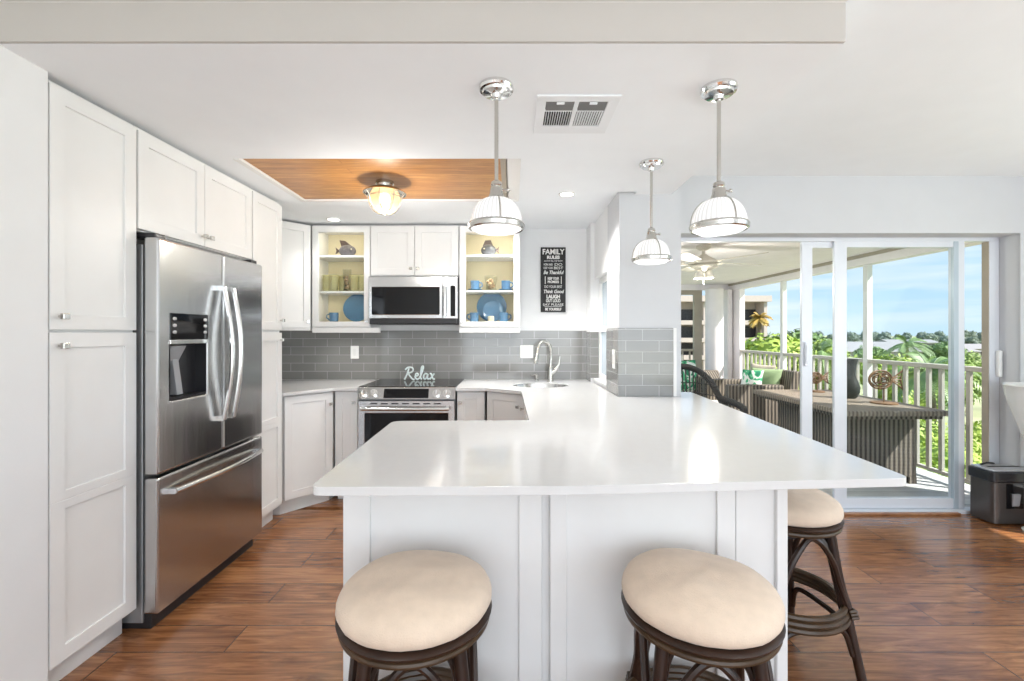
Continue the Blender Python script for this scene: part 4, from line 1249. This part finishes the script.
for k in range(4):
    a_ = R(30 + 90 * k); c_, s_ = math.cos(a_), math.sin(a_)
    ar = MB().tube([(.03 * c_, .03 * s_, -.238), (.055 * c_, .055 * s_, -.246), (.06 * c_, .06 * s_, -.25)], .008, 8).build('lamp_arm', 'fan_cream', fn, smooth=True)
    MB().lathe([(.018, -.25), (.034, -.27), (.042, -.305), (.045, -.32), (.04, -.318), (.03, -.27), (.001, -.26)], (.06 * c_, .06 * s_, 0), 18).build('lamp_shade', 'cushion_white', ar, smooth=True)
plight('fan_fill_light', (1.86, 4.42, 1.80), 18, .09, (1, .95, .86))  # point light added below the fan to brighten the lanai ceiling
MB().tube([(0, 0, -.24), (0, 0, -.38)], .0025, 6).build('pull_chain', 'fan_cream', fn)

# wicker table
tb = thing('wicker_table', 'long brown wicker table with an overhanging top outside the sliding door', 'table', (0, 0, LF))
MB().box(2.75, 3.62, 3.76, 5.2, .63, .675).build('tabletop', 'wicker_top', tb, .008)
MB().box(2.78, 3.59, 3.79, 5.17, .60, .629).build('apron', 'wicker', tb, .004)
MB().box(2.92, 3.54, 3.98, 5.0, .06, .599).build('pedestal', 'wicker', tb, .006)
for x in (2.95, 3.51):
    for y in (4.01, 4.97): MB().box(x - .03, x + .03, y - .03, y + .03, 0, .06).build('foot', 'wicker', tb)
TT = LF + .676
def wire_fish(label, x, y, L, flip=1):
    t = thing('fish_sculpture', label, 'sculpture', (x, y, TT))
    MB().lathe([(.001, 0), (.10 * L / .3, 0), (.10 * L / .3, .012), (.001, .012)], n=28).build('base', 'sculpture_twig', t)
    MB().tube([(0, 0, .012), (0, 0, .13 * L / .3)], .005, 8).build('rod', 'sculpture_twig', t)
    m = MB(); zc = .21 * L / .3; a_, b_ = L * .34, L * .27
    E = lambda k, f: (flip * (f * a_ * math.cos(k) - L * .1), 0, zc + f * b_ * math.sin(k))
    m.tube([E(2 * PI * k / 36, 1) for k in range(36)], .008, 6, closed=True)
    for sy in (-1, 1):
        for f in (.72, .4):
            m.tube([(E(2 * PI * k / 28, f)[0], sy * .05 * (1 - f * f), E(2 * PI * k / 28, f)[2]) for k in range(28)], .0055, 5, closed=True)
        rnd = random.Random(5)
        for _ in range(9):
            u, v_ = rnd.uniform(0, 6.28), rnd.uniform(0, 6.28)
            p0, p1 = Vector(E(u, rnd.uniform(.4, 1))), Vector(E(v_, rnd.uniform(.4, 1)))
            mid = (p0 + p1) / 2 + Vector((0, sy * .045, 0)); m.tube(spl3([p0, mid, p1], 4), .0038, 5)
    m.build('body', 'sculpture_twig', t, smooth=True)
    f_ = MB()
    x0 = L * .22
    for pts in ([(x0, zc), (L * .55, zc + L * .28), (L * .48, zc), (L * .55, zc - L * .28)],):
        f_.tube([(flip * px_, 0, pz) for px_, pz in pts], .008, 6, closed=True)
    for k in range(5):
        zz = (k - 2) * L * .08; f_.tube([(flip * x0, 0, zc + zz * .2), (flip * L * .51, 0, zc + zz * 1.4)], .006, 5)
    f_.build('tail', 'sculpture_twig', t, smooth=True)
    return t
wire_fish('large twig fish sculpture on a stand on the wicker table, beside the dark vase', 3.40, 4.16, .31)
wire_fish('small twig fish sculpture on the wicker table seen between the two door stiles', 3.34, 4.98, .22)
vz = thing('vase', 'dark flared vase standing on the wicker table', 'vase', (3.345, 4.50, TT))
MB().lathe([(.04, 0), (.055, .01), (.078, .06), (.082, .105), (.070, .155), (.050, .205), (.045, .25), (.052, .32), (.067, .38), (.070, .387), (.063, .383), (.045, .30), (.04, .25), (.001, .2)], n=32).build('body', 'dark_pot', vz, smooth=True)
# wicker armchairs
def armchair(label, loc, rz, w_=.78, d=.80, hb_=.86, ha=.70, seat='cushion_white', group=None):
    t = thing('wicker_armchair', label, 'armchair', loc, rz)
    MB().box(-w_ / 2 + .12, w_ / 2 - .12, -d / 2 + .02, d / 2 - .14, .05, .32).build('seat_base', 'wicker', t, .006)
    for s_ in (-1, 1):
        x0, x1 = sorted((s_ * w_ / 2, s_ * (w_ / 2 - .119)))
        MB().box(x0, x1, -d / 2, d / 2 - .14, .03, ha).build('arm', 'wicker', t, .02)
    MB().prism_x([(d / 2 - .139, .05), (d / 2 - .05, .05), (d / 2 + .06, hb_), (d / 2 - .02, hb_), (d / 2 - .139, .40)], -w_ / 2 + .001, w_ / 2 - .001).build('backrest', 'wicker', t, .015)
    MB().box(-w_ / 2 + .122, w_ / 2 - .122, -d / 2 + .02, d / 2 - .15, .322, .43).build('seat_cushion', seat, t, .03, seg=3)
    for x in (-w_ / 2 + .05, w_ / 2 - .05):
        for y in (-d / 2 + .05, d / 2 - .2): MB().tube([(x, y, 0), (x, y, .04)], .02, 8).build('leg', 'wicker', t)
    return t
armchair('wicker armchair behind the table with taupe and green pillows on it', (2.98, 5.80, LF), R(-90))
armchair('wicker armchair with white seat cushion in front of the round column', (3.16, 7.16, LF), R(10), .70, .76, .70, .58)
armchair('wicker armchair at the far end holding the tropical print pillows', (2.34, 6.66, LF), R(16), .66, .74)
def pillow(label, loc, s_, m_, rot):
    n = 14; mb = MB(); vs = []
    for side in (-1, 1):
        for j in range(n + 1):
            for i in range(n + 1):
                u, v_ = 2 * i / n - 1, 2 * j / n - 1
                k = (1 - abs(u) ** 2.6) * (1 - abs(v_) ** 2.6)
                pin = 1 - .06 * (1 - abs(u * v_))
                vs.append((u * s_ / 2 * (1 - .05 * (1 - v_ * v_) * abs(u)), side * (.004 + .065 * k ** .55 * s_ / .42), v_ * s_ / 2 * (1 - .05 * (1 - u * u) * abs(v_))))
    K = (n + 1) ** 2; fs = []
    for j in range(n):
        for i in range(n):
            a_ = j * (n + 1) + i
            fs.append((a_, a_ + 1, a_ + n + 2, a_ + n + 1)); fs.append((K + a_, K + a_ + n + 1, K + a_ + n + 2, K + a_ + 1))
    edge = [i for i in range(n)] + [n + (n + 1) * j for j in range(n)] + [K - 1 - i for i in range(n)] + [K - 1 - n - (n + 1) * j for j in range(n)]
    for p_, q_ in zip(edge, edge[1:] + edge[:1]): fs.append((p_, q_, q_ + K, p_ + K))
    mb.add(vs, fs)
    o = mb.build('pillow', m_, smooth=True, ang=80)
    o.location = loc; o.rotation_euler = rot
    return tag(o, label, 'pillow')
pillow('taupe square pillow against the back of the armchair behind the table', (3.22, 5.92, LF + .69), .46, 'cushion_taupe', (R(-14), 0, R(-82)))
pillow('plain sage green pillow in the armchair behind the table', (3.18, 5.74, LF + .68), .40, 'cushion_green', (R(-16), 0, R(-60)))
pillow('small tropical leaf pillow leaning beside the sage green pillow', (2.95, 5.60, LF + .745), .25, 'tropical_print', (R(-18), 0, R(-50)))
pillow('green tropical leaf pillow on the far armchair, in front of the white pillow', (2.47, 6.52, LF + .70), .47, 'tropical_print', (R(-14), 0, R(18)))
pillow('cream white pillow standing behind the tropical leaf pillow', (2.38, 6.74, LF + .76), .48, 'cushion_white', (R(-12), 0, R(24)))
# black round-backed wicker chair
bc = thing('wicker_chair', 'black wicker chair with a rounded openwork back behind the countertop', 'chair', (1.93, 4.72, LF), R(8))
MB().lathe([(.001, .36), (.26, .36), (.28, .38), (.28, .42), (.26, .435), (.001, .435)], n=32).build('seat', 'wicker_black', bc, smooth=True)
hoop = [(-.30, -.12, .44), (-.32, .12, .62), (-.29, .24, .78), (-.18, .31, .90), (0, .33, .95), (.18, .31, .90), (.29, .24, .78), (.32, .12, .62), (.30, -.12, .44)]
MB().tube(spl3(hoop), .033, 10).build('back_hoop', 'wicker_black', bc, smooth=True)
sl_ = MB()
for k in range(13):
    u = (k - 6) / 6.6
    sl_.tube(spl3([(u * .22, .25 - .1 * u * u, .43), (u * .26, .30 - .07 * u * u, .66), (u * .27, .33 - .08 * u * u, .94 - .21 * u * u)], 4), .0075, 6)
for z in (.55, .66, .77):
    sl_.tube(spl3([(-.29, .10, z - .02), (-.16, .26, z), (0, .30, z), (.16, .26, z), (.29, .10, z - .02)], 4), .006, 6)
sl_.build('back_weave', 'wicker_black', bc, smooth=True)
for s_ in (-1, 1):
    MB().tube(spl3([(s_ * .32, .12, .62), (s_ * .34, -.10, .60), (s_ * .33, -.26, .57), (s_ * .30, -.30, .50), (s_ * .27, -.24, .42)]), .034, 10).build('arm', 'wicker_black', bc, smooth=True)
    for y in (-.18, .18):
        MB().tube([(s_ * .19, y, .37), (s_ * .23, y * 1.15, 0)], .018, 8).build('leg', 'wicker_black', bc, smooth=True)

# ================================================================== OUTSIDE
GZ = -6.0
S('ground', 'lawn', lambda m: m.box(-200, 900, 9, 1500, GZ - .5, GZ).box(5.0, 900, -200, 9, GZ - .5, GZ))
S('ground_road', 'road', lambda m: m.prism([(20, 30), (60, 22), (60, 25), (20, 33)], GZ + .001, GZ + .03))
# apartment block seen through the end of the lanai
ab = thing('apartment_building', 'cream apartment block with dark balcony bands beyond the lanai', 'building', (0, 0, 0))
bx0, bx1, by = 11.5, 23.6, 42.0
MB().box(bx0, bx1, by + 1.6, by + 12, GZ, 4.25).build('wall', 'building_cream', ab)
z = GZ + .3
while z < 4.0:
    MB().box(bx0 - .1, bx1 + .1, by, by + 1.6, z - .28, z + .12).build('balcony_slab', 'building_cream', ab)
    if z + 1.3 < 4.2:
        MB().box(bx0, bx1, by + 1.5, by + 1.59, z + .13, z + 1.2).build('window_band', 'building_dark', ab)
    z += 1.62
for x in (bx0, 14.6, 17.7, 20.8, bx1 - .3):
    MB().box(x, x + .3, by + .05, by + 1.55, GZ, 4.2).build('pier', 'building_cream', ab)
MB().box(bx0 - .3, bx1 + .3, by - .2, by + 12.2, 4.25, 4.8).build('parapet', 'building_cream', ab)
def leaf_cloud(mb, blobs, n, size, rnd):
    tot = sum(b_[3] ** 2 for b_ in blobs)
    for b_ in blobs:
        cx, cy, cz, r_ = b_[:4]
        for _ in range(int(n * r_ * r_ / tot)):
            d = Vector((rnd.gauss(0, 1), rnd.gauss(0, 1), rnd.gauss(0, 1))).normalized()
            rad = r_ * rnd.uniform(.72, 1.06)
            p = Vector((cx, cy, cz)) + Vector((d.x * rad, d.y * rad, d.z * rad * .8))
            nrm = (d + Vector((rnd.gauss(0, .5), rnd.gauss(0, .5), rnd.gauss(0, .5) + .3))).normalized()
            u = nrm.orthogonal().normalized(); v_ = nrm.cross(u)
            a_ = rnd.uniform(0, 6.28); u, v_ = u * math.cos(a_) + v_ * math.sin(a_), v_ * math.cos(a_) - u * math.sin(a_)
            s_ = size * rnd.uniform(.6, 1.3)
            mb.add([p - u * s_, p - v_ * s_ * .5, p + u * s_, p + v_ * s_ * .5], [(0, 1, 2, 3)])
        k0 = len(mb.v)
        mb.ball((cx, cy, cz), r_ * .72, r_ * .72, r_ * .58, 10, 7)
def tree_proto(seed, h, spread, m_, n=1500, size=.28, low=False):
    rnd = random.Random(seed)
    t = thing('tree', 'x', 'tree', (0, 0, 0))
    z0 = h * (.25 if low else .45)
    blobs = []
    for k in range(9):
        a_ = rnd.uniform(0, 6.28); rr = spread * rnd.uniform(.1, .62)
        blobs.append((rr * math.cos(a_), rr * math.sin(a_), rnd.uniform(z0, h * .84), spread * rnd.uniform(.36, .55)))
    blobs.append((0, 0, h * .82, spread * .5))
    mb = MB(); leaf_cloud(mb, blobs, n, size, rnd); mb.build('foliage', m_, t)
    g = MB().tube([(0, 0, 0), (.1, .05, h * .3), (.0, .1, h * .65)], [.18, .14, .07], 8)
    for k in range(4):
        b_ = blobs[k]; g.tube([(.05, .05, h * .35), (b_[0] * .6, b_[1] * .6, (b_[2] + h * .35) / 2), (b_[0], b_[1], b_[2])], [.09, .06, .03], 6)
    g.build('trunk', 'bark', t, smooth=True)
    return t
def palm_proto(seed, h, L, m_):
    rnd = random.Random(seed)
    t = thing('palm_tree', 'x', 'palm', (0, 0, 0))
    MB().tube([(0, 0, 0), (.15, .05, h * .35), (.1, .1, h * .7), (.25, .1, h)], [.2, .15, .13, .12], 10).build('trunk', 'bark', t, smooth=True)
    nf = 22
    for k in range(nf):
        a_ = 2 * PI * k / nf * 2.4 + rnd.uniform(-.2, .2); el = R(rnd.uniform(-15, 75))
        mb = MB(); pts = []
        for i in range(11):
            s_ = i / 10
            r_ = L * (s_ * math.cos(el) + .05 * s_); z = h + L * (s_ * math.sin(el) - .75 * s_ * s_ * (.5 + .5 * math.cos(el)))
            pts.append(Vector((.25 + r_ * math.cos(a_), .1 + r_ * math.sin(a_), z)))
        mb.tube(pts, [.03 - .0025 * i for i in range(11)], 5)
        side = Vector((-math.sin(a_), math.cos(a_), 0))
        for i in range(1, 10):
            for sub in (0, .5):
                p = pts[i].lerp(pts[i + 1], sub) if i < 10 else pts[i]; f_ = (pts[i + 1] - pts[i]).normalized()
                ll = L * .30 * math.sin(PI * (.12 + .8 * (i + sub) / 10.5)) + .05
                for s_ in (-1, 1):
                    tip = p + side * s_ * ll * .8 + f_ * ll * .5 + Vector((0, 0, -.35 * ll))
                    w_ = f_ * .05
                    mb.add([p - w_, p + w_, tip], [(0, 1, 2)])
        mb.build('frond', m_, t)
    return t
def place(px, D, ztop=None):      # a spot in the landscape: bearing of the photo column at distance D
    return ((px - 512) / F * D, D)
def put(proto, first, px, D, label, rz, sc_=1.0, base=GZ):
    x, y = place(px, D)
    o = proto if first else dup(proto)
    o.location = (x, y, base); o.rotation_euler = (0, 0, rz); o.scale = (sc_, sc_, sc_); o['label'] = label
    return o
A = tree_proto(1, 6.2, 2.6, 'foliage_bright', 5000, .15)
B = tree_proto(2, 5.2, 2.7, 'foliage_mid', 5000, .15)
C = tree_proto(3, 4.0, 2.5, 'foliage_bright', 6500, .11, True)
Dp = tree_proto(4, 6.0, 2.8, 'foliage_deep', 2200, .25)
Gd = tree_proto(5, 4.2, 2.0, 'foliage_gold', 3500, .12, True)
put(A, True, 772, 24, 'bright yellow-green tree in front of the apartment block, nearest the palm', .3, 1.20)
put(A, False, 826, 34, 'bright green tree behind the door stile and the left lanai post', 1.7, 1.12)
put(A, False, 893, 27, 'bright green tree just right of the slim white lanai post', 2.9, 1.0)
put(B, True, 742, 22, 'mid green tree behind the pillows at the corner of the lanai', .9, .72)
put(B, False, 925, 30, 'mid green tree beyond the railing above the fish sculpture', 2.2, 1.08)
put(B, False, 812, 20, 'mid green tree low behind the middle of the railing', 4.0, .85)
put(B, False, 968, 42, 'mid green tree at the right edge of the view through the door', 5.0, 1.05)
put(C, True, 860, 15, 'yellow-green bush below the slim white lanai post', .4, 1.0)
put(C, False, 905, 17, 'yellow-green bush directly behind the twig fish sculpture', 1.9, 1.05)
put(C, False, 938, 15, 'yellow-green bush low behind the right end of the table', 3.3, .9)
put(C, False, 792, 16, 'yellow-green bush behind the small twig fish sculpture', 4.4, 1.0)
put(C, False, 985, 19, 'yellow-green bush beyond the lawn by the right door jamb', 5.2, .85)
put(C, False, 760, 17, 'yellow-green bush behind the back of the pillow armchair', 2.6, .9)
put(Dp, True, 800, 46, 'dark green tree beyond the lawn left of the door stile', .2, 1.28)
put(Dp, False, 872, 60, 'dark green tree in the middle distance behind the slim post', 1.2, .95)
put(Dp, False, 945, 70, 'dark green tree in the middle distance right of the slim post', 3.2, 1.0)
put(Gd, True, 690, 24, 'golden shrub in front of the apartment block at the far end of the lanai', .2, .9)
put(Gd, False, 732, 30, 'golden shrub at the foot of the apartment block beside the round column', 2.0, 1.0)
P1 = palm_proto(6, 8.3, .85, 'palm_gold')
put(P1, True, 759, 29, 'golden fronded palm rising above the apartment block', .5)
P2 = palm_proto(7, 6.6, 2.2, 'palm_green')
put(P2, True, 822, 27, 'green palm right of the tall door stile', 1.0, .92)
put(P2, False, 936, 20, 'green palm with drooping fronds above the railing on the right', 2.5, .86)
put(P2, False, 906, 44, 'small distant green palm between the white post and the right door stile', 3.9, .95)
# pale houses in the middle distance
def house(label, px, D, w_, zt):
    x, y = place(px, D)
    t = thing('house', label, 'house', (x, y, GZ))
    h = zt - GZ
    MB().box(-w_ / 2, w_ / 2, 0, 9, 0, h * .72).build('wall', 'house_white', t)
    MB().prism_x([(-.6, h * .72), (9.6, h * .72), (4.5, h)], -w_ / 2 - .5, w_ / 2 + .5).build('roof', 'roof_pale', t)
    for k in range(3):
        MB().box(-w_ * .35 + k * w_ * .28, -w_ * .35 + k * w_ * .28 + w_ * .14, -.05, 0, h * .25, h * .55).build('window', 'building_dark', t)
house('pale house with light roof left of the slim white post', 858, 95, 15, -1.2)
house('pale house with light roof directly right of the slim white post', 884, 130, 22, -1.2)
house('pale house with light roof furthest right before the door stile', 938, 110, 20, -2.0)
house('pale house with light roof behind the right door jamb', 985, 120, 16, -1.6)
house('long pale house in the distance beyond the palms', 915, 190, 20, -1.4)
# tree line on the horizon
rnd = random.Random(21)
ft = tree_proto(9, 9.0, 5.2, 'foliage_far', 700, .8, True)
ft.name = 'distant_tree'; ft['group'] = 'trees on the horizon'
lab = 'distant hazy tree in the tree line along the horizon'
firstf = True
for row, (D0, s0) in enumerate(((230, .75), (330, .92))):
    for k in range(30):
        px = 690 + k * 11 + rnd.uniform(-4, 4); D = D0 + rnd.uniform(-30, 30)
        put(ft, firstf, px, D, lab, rnd.uniform(0, 6), s0 * rnd.uniform(.75, 1.15)); firstf = False
